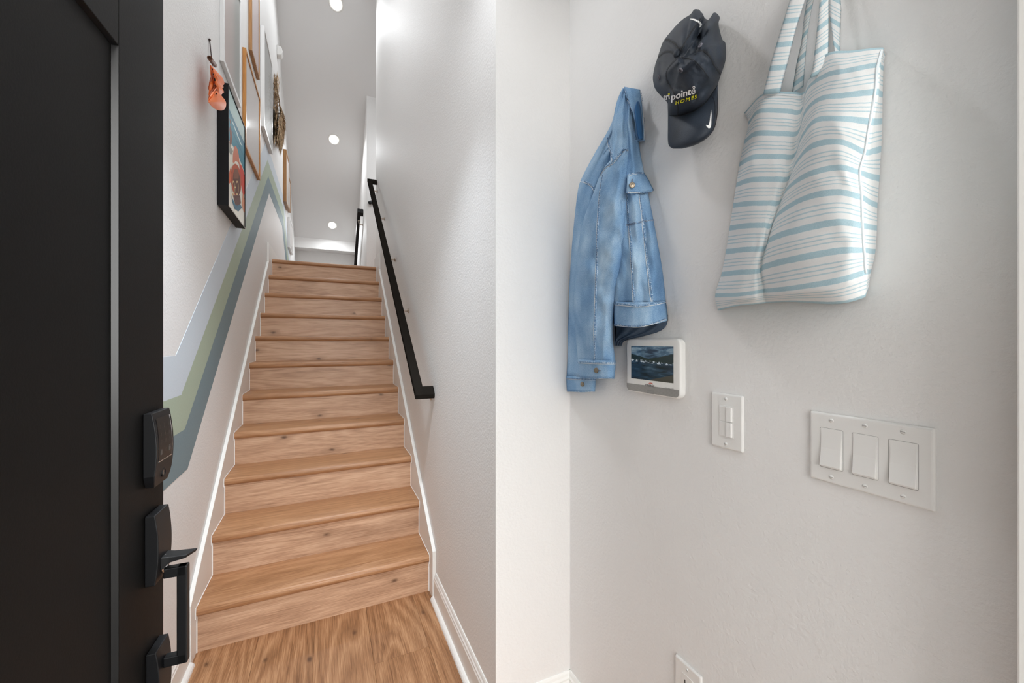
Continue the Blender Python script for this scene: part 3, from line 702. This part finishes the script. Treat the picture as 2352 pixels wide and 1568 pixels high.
def screen():
    m = SCR; tc = m.n('ShaderNodeUVMap'); sp = m.n('ShaderNodeSeparateXYZ'); m.l(tc.outputs[0], sp.inputs[0])
    u, v = sp.outputs[0], sp.outputs[1]
    cl = m.noise(m.coord('UV', (1, 2.8, 1)), 3.2, 5, .6, .8)
    sky = m.ramp(cl, [(.36, s2l((26, 42, 62))), (.52, s2l((66, 92, 112))), (.7, s2l((140, 158, 168)))])
    wat = m.ramp(m.noise(m.coord('UV', (1, 3, 1)), 3, 4, .6, .5), [(.36, s2l((10, 18, 26))), (.55, s2l((30, 52, 70))), (.75, s2l((76, 100, 116)))])
    hill = m.math('ADD', m.math('MULTIPLY', m.math('ABSOLUTE', m.math('SUBTRACT', u, .45)), .30), m.math('ADD', .60, m.math('MULTIPLY', m.noise(m.coord('UV', (1, 0, 0)), 6, 3), .05)))
    ishill = m.math('LESS_THAN', v, hill); iswat = m.math('LESS_THAN', v, m.math('SUBTRACT', .57, m.math('MULTIPLY', u, .06)))
    c = m.mix(ishill, sky, s2l((22, 34, 30))); c = m.mix(iswat, c, wat)
    ice = m.math('MULTIPLY', m.math('GREATER_THAN', m.noise(m.coord('UV', (1, 1.6, 1)), 17, 2), .53), m.math('LESS_THAN', m.math('ABSOLUTE', m.math('SUBTRACT', v, m.math('SUBTRACT', .57, m.math('MULTIPLY', u, .07)))), .035))
    c = m.mix(ice, c, s2l((176, 186, 194)))
    sh = m.math('LESS_THAN', v, m.math('MULTIPLY', m.math('SUBTRACT', u, .42), .38)); c = m.mix(sh, c, s2l((66, 62, 54)))
    m.l(c, m.b.inputs['Emission Color'])
screen()
mesh('screen', [wp(su0, sz0, TO+.0003), wp(su1, sz0, TO+.0003), wp(su1, sz1, TO+.0003), wp(su0, sz1, TO+.0003)], [(0, 3, 2, 1)], SCR.m, ap, uvs=[(0, 0), (1, 0), (1, 1), (0, 1)])
GR = NT('grey speaker mesh'); GR.set(Roughness=.5)
w1 = GR.n('ShaderNodeTexVoronoi', distance='EUCLIDEAN'); w1.inputs['Scale'].default_value = 620; w1.inputs['Randomness'].default_value = 0
GR.l(GR.coord(), w1.inputs['Vector']); GR.col(GR.ramp(w1.outputs['Distance'], [(.25, s2l((104, 102, 99))), (.5, s2l((158, 156, 153)))])); GR = GR.m
gz0, gz1 = z0+.002, z0+.0225
L = [p for p in rrect(u0+.0035, u1-.0035, z0+.0035, z0+.1, .011, TO+.0004, 8) if p[2] < z0+.03]
L = [wp(u1-.0035, gz1, TO+.0004), wp(u0+.0035, gz1, TO+.0004)]+[p for p in L]
mesh('speaker_grille', L, [list(range(len(L)))[::-1]], GR, ap)
uc = (u0+u1)/2-.002
slab(uc-.0125, uc+.0125, z0+.0025, z0+.0115, .002, TO, TO+.0012, .0006).build('home_button', plain('grey button', (140, 139, 137), .4), ap)
def wtext(txt, u, z, h, mat, parent, name, o, bold=0, width=None):
    V, Fc, w = text_mesh(txt, 1.0); hh = .7; s_ = h/hh; su = (width/w) if width else s_
    mesh(name, [wp(u+p[0]*su, z+p[1]*s_, o) for p in V], [f[::-1] for f in Fc], mat, parent)
INK = plain('black ink', (22, 22, 24), .5); INKG = plain('grey ink', (150, 148, 147), .5); INKR = plain('red ink', (196, 74, 48), .5)
q0, q1 = AP(1481.7, 885.2), AP(1503.5, 888)
for k in (0, .0004): wtext('SYNERGY', -q0[1]+k, q0[2]-.0008, .0052, INK, ap, 'lettering', TO+.0004, width=-q1[1]+q0[1])
q2 = AP(1495, 880.5); A = np.linspace(.25, 2.7, 12)
arc = [wp(-q2[1]+.0085*math.cos(a), q2[2]-.0022+.0045*math.sin(a), TO+.0004) for a in A]+[wp(-q2[1]+.0075*math.cos(a), q2[2]-.0022+.0022*math.sin(a), TO+.0004) for a in A[::-1]]
mesh('red_arc', arc, [list(range(len(arc)))[::-1]], INKR, ap)
q0, q1 = AP(1527.3, 891.3), AP(1547.7, 893.8)
wtext('877-864-0770', -q0[1], q0[2]-.001, .0036, INKG, ap, 'lettering', TO+.0004, width=-q1[1]+q0[1])

# ------------------------------------------------------------------ soft goods: closed cloth forms laid out on the wall with real relief
def relief(name, rows, tf, parent, mat, nu=24, nv=40, fold=None, back=None, skew=(0, 0), sag=(0, 0), uvs=1.0, power=.5, thin=None, vscale=None):
    """rows: (y, left, right, o_left, o_right, bulge) measured down the cloth; a closed lens-shaped form between wall and surface"""
    R = np.array(rows, float); ys = R[:, 0]; Q = np.linspace(ys[0], ys[-1], nv+1)
    xl, xr, ol, orr, bu = [hermite(ys, R[:, k], Q) for k in range(1, 6)]
    V = []; UV = []; 
    def P(i, j, o):
        u = j/nu; f = i/nv
        y = Q[i]+u*(skew[0]*(1-f)+skew[1]*f)+4*u*(1-u)*(sag[0]*(1-f)+sag[1]*f)
        x = xl[i]+(xr[i]-xl[i])*u
        px, py = tf(x, y); return RW(px, py, max(o, .003))
    for i in range(nv+1):
        for j in range(nu+1):
            u = j/nu; pr = max(0, 1-(2*u-1)**2)**power; base = ol[i]+(orr[i]-ol[i])*u
            o = base+bu[i]*pr+(fold(u, Q[i])*min(1, pr*1.6) if fold else 0)
            V.append(P(i, j, o)); UV.append((u*(xr[i]-xl[i])/900*uvs, Q[i]/900*uvs if vscale is None else Q[i]*vscale))
    nf = (nv+1)*(nu+1); B = {}
    for i in range(nv+1):
        for j in range(1, nu):
            u = j/nu; pr = (1-(2*u-1)**2)**.5; base = ol[i]+(orr[i]-ol[i])*u
            if thin: o = base+bu[i]*(1-(2*u-1)**2)**power+(fold(u, Q[i])*min(1, pr*1.6) if fold else 0)-thin*min(1, pr*2)
            else: o = base-(back if back is not None else .6*bu[i])*pr
            B[i, j] = len(V); V.append(P(i, j, o)); UV.append(UV[i*(nu+1)+j])
    g = lambda i, j: i*(nu+1)+j
    b = lambda i, j: g(i, j) if j in (0, nu) else B[i, j]
    Fc = [(g(i, j), g(i+1, j), g(i+1, j+1), g(i, j+1)) for i in range(nv) for j in range(nu)]
    Fc += [(b(i, j), b(i, j+1), b(i+1, j+1), b(i+1, j)) for i in range(nv) for j in range(nu)]
    for i in (0, nv):
        for j in range(nu):
            q = [g(i, j), g(i, j+1), b(i, j+1), b(i, j)]; q = list(dict.fromkeys(q))
            if len(q) > 2: Fc.append(q if i == 0 else q[::-1])
    return fixn(mesh(name, V, Fc, mat, parent, True, UV))
def bvh(*obs):
    V = []; Fc = []
    for o in obs:
        b = len(V); V += [tuple(np.array(v.co[:])+ORG[o]) for v in o.data.vertices]; Fc += [[b+i for i in p.vertices] for p in o.data.polygons]
    return BVHTree.FromPolygons(V, Fc)
def hit(tree, px, py):
    d = Vector(ray(px, py)).normalized(); h = tree.ray_cast(Vector(CAM), d)
    if h[0] is None: return None
    n = h[1] if h[1].dot(d) < 0 else -h[1]
    return h[0], n
def along(tree, pts, tf, step=6):
    """points of the cloth's surface under a drawn line"""
    out = []; P = np.array(pts, float); L = np.r_[0, np.cumsum(np.hypot(*np.diff(P, axis=0).T))]
    n = max(2, int(L[-1]/step)); q = np.linspace(0, L[-1], n)
    X = hermite(L, P[:, 0], q) if len(P) > 2 else np.interp(q, L, P[:, 0]); Y = hermite(L, P[:, 1], q) if len(P) > 2 else np.interp(q, L, P[:, 1])
    for x, y in zip(X, Y):
        h = hit(tree, *tf(x, y))
        if h: out.append(h)
    return out
def ribbon(mb, hs, w, lift=.0012, mi=0, off=0):
    if len(hs) < 2: return
    V = []
    for i, (p, n) in enumerate(hs):
        d = (hs[min(i+1, len(hs)-1)][0]-hs[max(i-1, 0)][0]).normalized(); s = d.cross(n).normalized(); c = p+s*off
        V += [c-s*w/2+n*lift*.2, c-s*w*.3+n*lift, c+s*w*.3+n*lift, c+s*w/2+n*lift*.2, c-n*.003]
    mb.loops([V[5*i:5*i+5] for i in range(len(hs))], mi)
def stitches(mb, hs, off, mi, dash=1, r_=.00055, lift=.0019):
    for i in range(0, len(hs)-1, 1):
        a, b = hs[i], hs[i+1]; d = (b[0]-a[0])
        if d.length > .03: continue
        s = d.normalized().cross(a[1]).normalized()*off
        k = max(1, round(d.length/.0046))
        for q in range(k):
            f0, f1 = (q+.1)/k, (q+.75)/k
            mb.tube([a[0]+d*f0+s+a[1]*lift, a[0]+d*f1+s+a[1]*lift], r_, 4, mi)

# ---- denim jacket
JT = lambda x, y: (1270+x/2.118, 180+y/2.118)
jk = thing('denim_jacket', 'light blue denim jacket hanging by its collar from the wall', 'jacket', tuple(RW(1440, 560, 0)))
nz = lambda a, b, c=0: noise.noise(Vector((a, b, c)))
def fold_t(u, y): return .010*nz(u*5, y/150, 1)+.004*nz(u*11, y/60, 2)+.004*math.sin(u*16+y/140)
def fold_s(u, y): return .010*nz(u*3.5, y/110, 5)+.0035*nz(u*8, y/45, 6)+.003*math.sin(y/38+u*3)*max(0, nz(u*2, y/200, 9))
torso = relief('body', [(48,338,386,.034,.020,.012),(100,315,396,.04,.015,.02),(160,300,400,.05,.012,.025),(230,290,405,.06,.010,.03),(300,285,416,.065,.008,.035),(370,280,427,.07,.008,.04),(460,275,444,.06,.008,.045),(560,270,464,.05,.007,.05),(700,268,491,.045,.006,.05),(850,275,519,.045,.006,.05),(950,280,535,.045,.006,.052),(1092,286,550,.045,.006,.055)], JT, jk, DENIM, 36, 70, fold_t)
lining = relief('lining', [(1150,296,560,.02,.004,.012),(1200,298,552,.02,.004,.012),(1232,300,515,.018,.004,.012),(1256,300,430,.016,.004,.010),(1274,300,352,.016,.004,.010),(1300,300,334,.014,.006,.008)], JT, jk, DENIMD, 20, 14, lambda u, y: .004*math.sin(u*22+y/30))
band = relief('waistband', [(1084,288,549,.048,.006,.060),(1130,291,556,.048,.006,.061),(1203,295,560,.050,.006,.060)], JT, jk, DENIM, 30, 10, lambda u, y: .004*nz(u*6, y/120, 3), skew=(0, -26), sag=(4, 16), thin=.004)
fars = relief('sleeve', [(85,322,352,.034,.03,.012),(150,304,345,.034,.034,.014),(230,280,332,.03,.036,.018),(370,200,300,.025,.038,.022),(500,133,240,.018,.034,.026),(560,119,215,.016,.032,.03),(750,98,200,.014,.03,.034),(950,83,188,.012,.03,.034),(1200,74,184,.010,.028,.033),(1380,70,200,.010,.024,.03),(1452,66,206,.010,.022,.028)], JT, jk, DENIM, 22, 60, fold_s)
farc = relief('cuff', [(1446,64,208,.009,.022,.031),(1485,66,207,.009,.022,.031),(1524,69,205,.009,.022,.030)], JT, jk, DENIM, 18, 6, None, skew=(8, 0))
near = relief('sleeve', [(338,338,367,.075,.075,.008),(370,306,367,.07,.072,.016),(410,268,366,.068,.07,.024),(455,236,364,.066,.068,.03),(545,201,361,.062,.066,.036),(680,151,357,.058,.064,.04),(800,126,351,.056,.062,.042),(950,110,331,.056,.06,.042),(1100,103,301,.054,.058,.04),(1250,111,290,.050,.054,.04),(1340,119,300,.048,.05,.038),(1374,122,304,.048,.05,.036)], JT, jk, DENIM, 26, 70, fold_s)
nearc = relief('cuff', [(1366,119,306,.046,.048,.041),(1410,124,304,.046,.048,.041),(1459,131,299,.046,.048,.040)], JT, jk, DENIM, 20, 6, None, skew=(6, 2))
coll = relief('collar', [(40,346,424,.046,.022,.010),(60,350,429,.05,.018,.012),(110,368,433,.05,.014,.012),(160,384,437,.046,.010,.012),(230,400,442,.036,.008,.010),(304,396,446,.022,.008,.006)], JT, jk, DENIM, 16, 24, lambda u, y: .002*nz(u*5, y/40, 4), skew=(14, 0), thin=.004)
ins = relief('collar_facing', [(112,409,420,.054,.034,.004),(150,397,428,.052,.027,.005),(210,402,434,.046,.023,.005),(265,409,438,.036,.02,.004),(297,416,438,.03,.016,.003)], JT, jk, plain('deep blue denim', (54, 104, 154), .85), 6, 14, None, thin=.003)
flap = relief('pocket_flap', [(468,362,447,.094,.012,.010),(500,360,466,.094,.014,.012),(530,358,480,.094,.014,.014),(556,357,490,.092,.013,.012),(562,372,470,.090,.02,.010)], JT, jk, DENIM, 18, 14, None, skew=(-6, -10), thin=.004)
tb = bvh(torso, band, flap, coll); ts = bvh(near, nearc); tf_ = bvh(fars, farc); tall = bvh(torso, band, near, nearc, fars, farc, coll, flap)
seam = MB()
def welt(tree, pts, w=.007, two=True, thread=1, lift=.0014):
    hs = along(tree, pts, JT, 8); w *= .8; ribbon(seam, hs, w, lift)
    stitches(seam, hs, -w*.28, 2 if thread == 2 else 3)
    if two:
        stitches(seam, hs, w*.22, 2 if thread == 2 else 3)
        if thread == 1 and len(hs) > 2:
            e_ = [(p+(hs[min(k+1, len(hs)-1)][0]-hs[max(k-1, 0)][0]).normalized().cross(n)*(w*.47)+n*.0012) for k, (p, n) in enumerate(hs)]
            seam.tube(e_, .0008, 5, 1)  # pale bead paints in the highlight on the seam's folded edge
welt(ts, [(244,470),(232,540),(222,660),(216,800),(212,950),(208,1100),(205,1250),(207,1364)], .009)
welt(ts, [(232,470),(256,436),(292,408),(318,374),(346,352),(364,346)], .008)
welt(tf_, [(136,497),(165,506),(190,522),(203,545)], .008)
welt(tall, [(266,288),(276,330),(288,372),(294,404)], .010)
welt(tall, [(247,372),(262,350),(274,338)], .005, False)
welt(tb, [(366,470),(400,462),(442,462)], .008)
welt(tb, [(358,566),(366,640),(376,760),(384,900),(390,1000),(396,1088)], .008)
welt(tb, [(418,566),(432,660),(448,780),(462,900),(474,1000),(482,1086)], .009)
welt(tb, [(354,716),(400,704),(450,694),(488,690)], .006, True, 2)
welt(tb, [(298,1096),(360,1101),(420,1106),(500,1096),(546,1084)], .008)
welt(tb, [(300,1196),(360,1204),(420,1206),(490,1190),(548,1168)], .005)
welt(tb, [(360,556),(400,554),(440,554),(480,548)], .004)
welt(tall, [(124,1379),(200,1383),(302,1384)], .008)
welt(tall, [(134,1456),(200,1458),(298,1456)], .004, False)
welt(tall, [(68,1458),(130,1462),(204,1464)], .006)
welt(tall, [(72,1520),(140,1524),(204,1520)], .004, False)
welt(tb, [(424,64),(432,110),(438,180),(443,260),(444,300)], .006)
welt(tb, [(398,300),(420,303),(443,302)], .004, False)
welt(tb, [(352,62),(368,110),(388,160)], .006)
sm = seam.build('seam', [DENIMS, THREAD, THREADD, plain('blue thread', (74, 104, 140), .8)], jk); sm['kind'] = 'stuff'; sm['label'] = 'pale stitched seams'
def button(tree, x, y, R, hole, tf=JT, m=BRASSBTN, parent=None):
    h = hit(tree, *tf(x, y)); p, n = h; n = (n+Vector((-.4, -.3, 0))).normalized(); a = n.orthogonal().normalized(); b = n.cross(a)
    rg = lambda R, k: [p+n*k+(a*math.cos(q)+b*math.sin(q))*R for q in np.linspace(0, 2*math.pi, 18, endpoint=False)]
    bt = MB().loops([rg(R*.6, -.002), rg(R*.6, .002), rg(R, .0035), rg(R*.9, .0055), rg(R*.7, .0050), rg(R*.25, .0064), rg(.0002, .0066)]).build('button', m, parent, True)
    dv = Vector(hole); mb = MB(); mb.tube([p+n*.0004+dv*.3, p+n*.0004+dv], .0011, 6); mb.build('buttonhole', THREADD, parent)
for x, y, T_, hole in ((384, 522, tb, (.001, 0, .017)), (215, 1419, ts, (-.002, -.02, 0)), (147, 1487, tf_, (.002, .014, 0))): button(T_, x, y, .0078, hole, parent=jk)

# ---- cap
HT = lambda x, y: (1460+x/4.127, y/4.127)
cp = thing('baseball_cap', 'charcoal baseball cap hanging crown out with embroidered lettering and brim down', 'cap', tuple(RW(1580, 180, 0)))
OUT = [(600,90,.05),(635,130,.05),(655,170,.03),(688,187,.02),(716,160,.03),(736,123,.04),(765,124,.04),(797,165,.03),(786,235,.025),(820,370,.015),(851,410,.012),(856,540,.012),(832,640,.014),(806,712,.02),(775,800,.03),(720,888,.045),(650,978,.055),(560,1043,.060),(450,1085,.062),(380,1097,.06),(312,1086,.055),(303,980,.05),(250,920,.045),(190,850,.04),(168,785,.04),(164,720,.04),(185,612,.04),(205,555,.04),(245,430,.04),(280,365,.04),(380,245,.045),(450,180,.05),(520,135,.05),(555,90,.05)]
O = np.array(OUT, float); n0 = len(O); Oe = np.vstack([O, O[:1]]); L = np.arange(n0+1)
qq = np.linspace(0, n0, n0*4, endpoint=False); OO = np.stack([hermite(L, Oe[:, k], qq) for k in range(3)], 1)
CREASE = [(655,170,600,360,40,-.030),(600,360,572,440,24,-.018),(770,150,690,260,45,.012),(690,260,610,420,40,.014),(545,560,420,665,40,.013),(545,505,470,590,26,-.006),(300,690,400,585,32,.010),(235,610,245,760,26,-.012),(330,800,420,830,40,-.008),(690,480,770,660,40,.008),(640,620,700,760,50,.008),(450,200,420,420,55,.010),(280,380,370,470,30,-.006),(760,300,780,600,28,-.008),(560,930,700,790,40,-.008)]
def segd(x, y, x0, y0, x1, y1):
    dx, dy = x1-x0, y1-y0; f = max(0, min(1, ((x-x0)*dx+(y-y0)*dy)/(dx*dx+dy*dy))); return math.hypot(x-x0-f*dx, y-y0-f*dy)
cc = np.array([440., 560.]); NR = 26; V = []; nb = len(OO)
def capo(x, y, oe, tt):
    o = oe+(.132-oe)*max(0, 1-tt**2.2)**.72
    for c in CREASE: o += c[5]*math.exp(-(segd(x, y, *c[:4])/c[4])**2)*min(1, (1-tt)*5+.12)
    return o+.0016*nz(x/45, y/45, 8)*min(1, (1-tt)*6)
for k in range(NR, 0, -1):
    tt = k/NR
    for p in OO:
        x, y = cc+(p[:2]-cc)*tt; V.append(RW(*HT(x, y), capo(x, y, p[2], tt)))
V.append(RW(*HT(*cc), capo(cc[0], cc[1], .05, 0)))
Fc = [(k*nb+i, (k+1)*nb+i, (k+1)*nb+(i+1) % nb, k*nb+(i+1) % nb) for k in range(NR-1) for i in range(nb)]
Fc += [((NR-1)*nb+i, NR*nb, (NR-1)*nb+(i+1) % nb) for i in range(nb)]
b0 = len(V)
for f, oo in ((.96, .6), (.85, .1)):
    for p in OO: x, y = cc+(p[:2]-cc)*f; V.append(RW(*HT(x, y), max(.003, p[2]*oo)))
V.append(RW(*HT(*cc), .003))
for i in range(nb):
    j = (i+1) % nb; Fc += [(i, j, b0+j, b0+i), (b0+i, b0+j, b0+nb+j, b0+nb+i), (b0+nb+i, b0+nb+j, b0+2*nb)]
crown = fixn(mesh('crown', V, Fc, CAPM, cp, True))
brim = relief('brim', [(800,330,779,.006,.012,.006),(900,308,780,.012,.014,.010),(1000,304,781,.03,.018,.02),(1080,306,777,.046,.024,.024),(1150,306,765,.05,.03,.026),(1220,306,746,.052,.034,.028),(1290,305,697,.054,.04,.028),(1345,307,625,.056,.046,.026),(1385,318,538,.058,.052,.02),(1408,352,440,.06,.058,.01)], HT, cp, CAPM, 28, 30, None, thin=.005)
tc_ = bvh(crown); tbr = bvh(brim); tcb = bvh(crown, brim)
mb = MB()
def capseam(tree, pts, w=.0035, dash=True):
    hs = along(tree, pts, HT, 12); ribbon(mb, hs, w, .0007, 0)
    if dash: stitches(mb, hs, w*.9, 1, r_=.0003, lift=.0009); stitches(mb, hs, -w*.9, 1, r_=.0003, lift=.0009)
CT = plain('cap thread', (66, 71, 80), .8)
capseam(tc_, [(405,545),(340,610),(292,680),(300,760),(370,900),(398,1000),(402,1090)])
capseam(tc_, [(420,490),(470,400),(530,300),(590,215),(612,180)])
capseam(tc_, [(385,520),(330,492),(270,500),(215,545)])
capseam(tc_, [(415,470),(380,420),(330,388),(285,375)])
capseam(tc_, [(560,520),(590,488),(640,482),(700,530),(745,620),(800,700)])
capseam(tc_, [(430,545),(500,555),(560,580),(630,650),(690,740)], .0015)
capseam(tcb, [(316,1092),(380,1101),(450,1090),(560,1049),(650,984),(720,894),(772,806)], .003, False)
capseam(tbr, [(722,905),(748,960),(752,1060),(742,1140)], .0012, False)
mb.build('stitching', [CAPSEAM, CT], cp)['kind'] = 'stuff'
h = hit(tc_, *HT(398, 512)); p, n = h; n = (n+Vector((-.5, -.45, -.1))).normalized()
a = n.orthogonal().normalized(); b = n.cross(a); rg = lambda R, k: [p+n*k+(a*math.cos(q)+b*math.sin(q))*R for q in np.linspace(0, 2*math.pi, 18, endpoint=False)]
MB().loops([rg(.0075, -.004), rg(.0082, .002), rg(.0072, .005), rg(.004, .007), rg(.0002, .0076)]).build('top_button', CAPM, cp, True)
for x, y in ((427, 665), (219, 735), (612, 430)):
    h = hit(tc_, *HT(x, y)); p, n = h; a = n.orthogonal().normalized(); b = n.cross(a)
    rg = lambda R, k: [p+n*k+(a*math.cos(q)+b*math.sin(q))*R for q in np.linspace(0, 2*math.pi, 16, endpoint=False)]
    MB().loops([rg(.0046, -.001), rg(.0046, .0008), rg(.0034, .0014), rg(.0022, .0008)], cap0=False, cap1=False).loops([rg(.0023, .0004), rg(.0002, .0004)]).build('eyelet', GROMMET, cp, True)
def on_cloth(tree, name, V2, Fc, mat, parent, lift=.0009, tf=HT):
    out = []; last = None
    for x, y in V2:
        h = hit(tree, *tf(x, y))
        if h is None and last is None: h = (Vector(RW(*tf(x, y), .05)), Vector((-1, 0, 0)))
        if h is None: h = (Vector(RW(*tf(x, y), XW-last[0].x)), last[1])
        last = h; out.append(tuple(h[0]+h[1]*lift))
    o = fixn(mesh(name, out, Fc, mat, parent))
    sd = o.modifiers.new('s', 'SOLIDIFY'); sd.thickness = .0008; sd.offset = 0; return o
def lettering(tree, txt, p0, ux, vy, mat, name, bold=(0,)):
    """p0 baseline start; ux the full run of the text; vy one cap height"""
    V, Fc, w = text_mesh(txt, 1.0)
    for bx in bold:
        V2 = [(p0[0]+ux[0]*(v[0]+bx)/w+vy[0]*v[1]/.7, p0[1]+ux[1]*(v[0]+bx)/w+vy[1]*v[1]/.7) for v in V]
        o = on_cloth(tree, name, V2, Fc, mat, cp)
    return o
lettering(tc_, 'tri', (268, 950), (58, -12), (-6, -62), WHITETHREAD, 'lettering', (0, .03))
lettering(tc_, 'pointe', (342, 950), (220, -68), (2, -66), WHITETHREAD, 'lettering', (0, .03))
lettering(tc_, 'HOMES', (380, 990), (198, -63), (4, -34), YELLOWTHREAD, 'lettering', (0, .03))
A = np.linspace(0, 2*math.pi, 18, endpoint=False)
on_cloth(tc_, 'ring_mark', [(552+R*math.cos(q), 826+R*1.1*math.sin(q)) for R in (11, 7) for q in A], [(i, (i+1) % 18, 18+(i+1) % 18, 18+i) for i in range(18)], WHITETHREAD, cp)
on_cloth(tc_, 'yellow_dot', [(322+9*math.cos(q), 889+8*math.sin(q)) for q in A[::2]], [list(range(9))], YELLOWTHREAD, cp, .0014)
def strip_mark(tree, up, dn, name='tick_emblem'):
    n = len(up); V2 = []
    P = np.array(up, float); Q = np.array(dn, float); s = np.linspace(0, n-1, 16)
    for k in s: V2 += [(np.interp(k, range(n), P[:, 0]), np.interp(k, range(n), P[:, 1])), (np.interp(k, range(n), Q[:, 0]), np.interp(k, range(n), Q[:, 1]))]
    on_cloth(tree, name, V2, [(2*i, 2*i+1, 2*i+3, 2*i+2) for i in range(15)], WHITETHREAD, cp)
strip_mark(tc_, [(516,181),(560,186),(600,205),(618,220),(623,235),(618,250),(603,262)], [(517,185),(550,197),(582,214),(597,226),(603,238),(604,250),(601,260)])
strip_mark(tbr, [(713,1043),(718,1090),(715,1150),(713,1190),(706,1214),(692,1220),(675,1207),(666,1190)], [(712,1046),(708,1090),(702,1140),(697,1170),(692,1186),(686,1192),(678,1190),(668,1187)])

# ---- tote bag
BT = lambda x, y: (1620+x/2.12, y/2.12)
bg_ = thing('tote_bag', 'white canvas tote bag with pale blue stripes hanging on the wall', 'bag', tuple(RW(1830, 400, 0)))
TAB = [  # columns across the bag; each lists the cloth's stripes from mouth to base
 ([(190,548),(210,600),(190,690),(166,800),(150,900),(135,1000),(118,1110),(100,1225),(78,1335),(48,1438),(62,1512)], .016),
 ([(285,455),(265,540),(250,650),(235,765),(225,875),(215,990),(205,1098),(190,1215),(170,1325),(150,1435),(150,1490)], .070),
 ([(420,447),(395,540),(380,650),(360,762),(345,872),(310,988),(285,1096),(262,1212),(235,1322),(235,1425),(235,1482)], .082),
 ([(480,447),(466,540),(450,645),(432,758),(405,868),(362,985),(322,1096),(292,1208),(268,1316),(285,1415),(290,1476)], .070),
 ([(505,385),(498,430),(486,545),(470,665),(443,790),(402,915),(362,1035),(318,1165),(288,1298),(310,1414),(325,1474)], .080),
 ([(590,263),(590,365),(560,480),(540,585),(520,710),(500,850),(490,962),(430,1125),(410,1265),(420,1403),(430,1470)], .112),
 ([(720,245),(690,343),(675,464),(665,578),(655,690),(645,815),(640,935),(640,1082),(640,1222),(640,1367),(640,1480)], .124),
 ([(856,231),(838,315),(828,447),(802,592),(775,740),(748,838),(758,960),(762,1098),(770,1218),(778,1325),(765,1452)], .108),
 ([(866,245),(855,325),(848,455),(835,592),(820,735),(805,858),(802,985),(803,1105),(802,1222),(793,1324),(784,1430)], .075),
 ([(876,268),(868,332),(864,460),(862,590),(857,725),(848,868),(838,1000),(836,1110),(828,1225),(808,1320),(796,1398)], .012)]
NC = len(TAB); NU, NV = 66, 80
ks = np.linspace(0, 10, NV+1); us = np.linspace(0, NC-1, NU+1)
cx_ = np.array([hermite(range(11), [p[0] for p in c[0]], ks) for c in TAB]); cy_ = np.array([hermite(range(11), [p[1] for p in c[0]], ks) for c in TAB]); co_ = np.array([c[1] for c in TAB])
V = []; UV = []; PX = []
for i in range(NV+1):
    gx = hermite(range(NC), cx_[:, i], us); gy = hermite(range(NC), cy_[:, i], us); go = hermite(range(NC), co_, us)
    f = ks[i]/10; amp = np.interp(f, [0, .08, .35, .75, .93, 1], [.50, .62, .88, 1.0, .98, .86])
    for j in range(NU+1):
        o = go[j]*amp+.003*nz(us[j]*1.6, ks[i]*.9, 3)+.0016*nz(us[j]*4, ks[i]*2.4, 5)
        PX.append((*BT(gx[j], gy[j]), o)); V.append(RW(*BT(gx[j], gy[j]), max(o, .006))); UV.append((us[j]*.2, ks[i]))
g = lambda i, j: i*(NU+1)+j
Fc = [(g(i, j), g(i+1, j), g(i+1, j+1), g(i, j+1)) for i in range(NV) for j in range(NU)]
nf = len(V)
for i in range(NV+1):
    for j in range(NU+1):
        x, y, q = PX[g(i, j)]; V.append(RW(x, y, .004)); UV.append(UV[g(i, j)])
gb = lambda i, j: nf+g(i, j)
Fc += [(gb(i, j), gb(i, j+1), gb(i+1, j+1), gb(i+1, j)) for i in range(NV) for j in range(NU)]
for i in range(NV): Fc += [(g(i, 0), gb(i, 0), gb(i+1, 0), g(i+1, 0)), (g(i, NU), g(i+1, NU), gb(i+1, NU), gb(i, NU))]
for j in range(NU): Fc += [(g(0, j), g(0, j+1), gb(0, j+1), gb(0, j)), (g(NV, j), gb(NV, j), gb(NV, j+1), g(NV, j+1))]
body = fixn(mesh('bag_body', V, Fc, STRIPE, bg_, True, UV)); body.modifiers.new('e', 'EDGE_SPLIT').split_angle = 1.1
tb_ = bvh(body); mb = MB()
hs = along(tb_, [(856,250),(838,330),(826,447),(801,592),(776,735),(750,838),(759,960),(763,1098),(771,1218),(780,1330)], BT, 12); ribbon(mb, hs, .0035, .0018)
hs = along(tb_, [(289,476),(340,462),(410,466),(466,466)], BT, 12); ribbon(mb, hs, .002, .0008)
mb.build('side_seam', plain('pale canvas seam', (222, 231, 235), .9), bg_)
def strap(rows, ph, sk=0, vs=1/115):
    o = relief('strap', rows, BT, bg_, STRIPE, 8, 30, None, skew=(sk, sk), thin=.003, vscale=vs)
    for l in o.data.uv_layers[0].data: l.uv[1] = l.uv[1]+ph
    return o
strap([(-150,458,532,.02,.016,.004),(0,411,490,.036,.03,.005),(150,366,443,.044,.038,.005),(300,321,405,.048,.042,.005),(452,283,366,.048,.042,.005),(466,281,364,.046,.040,.003)], .10, -8)
strap([(-150,505,560,.012,.01,.004),(0,493,536,.018,.014,.005),(100,478,516,.02,.016,.005),(200,468,500,.022,.018,.004),(300,446,490,.024,.02,.005),(462,420,478,.024,.02,.004)], .4, -40)
strap([(-150,575,612,.03,.02,.004),(0,558,603,.042,.03,.005),(150,543,603,.05,.04,.006),(262,531,602,.056,.046,.006),(345,520,600,.062,.05,.006),(385,506,598,.064,.052,.003)], .75, -46)
strap([(-150,592,640,.012,.01,.004),(0,600,662,.016,.012,.005),(60,602,660,.018,.012,.005),(150,615,657,.022,.014,.004),(258,629,656,.03,.018,.004)], .2, 34)
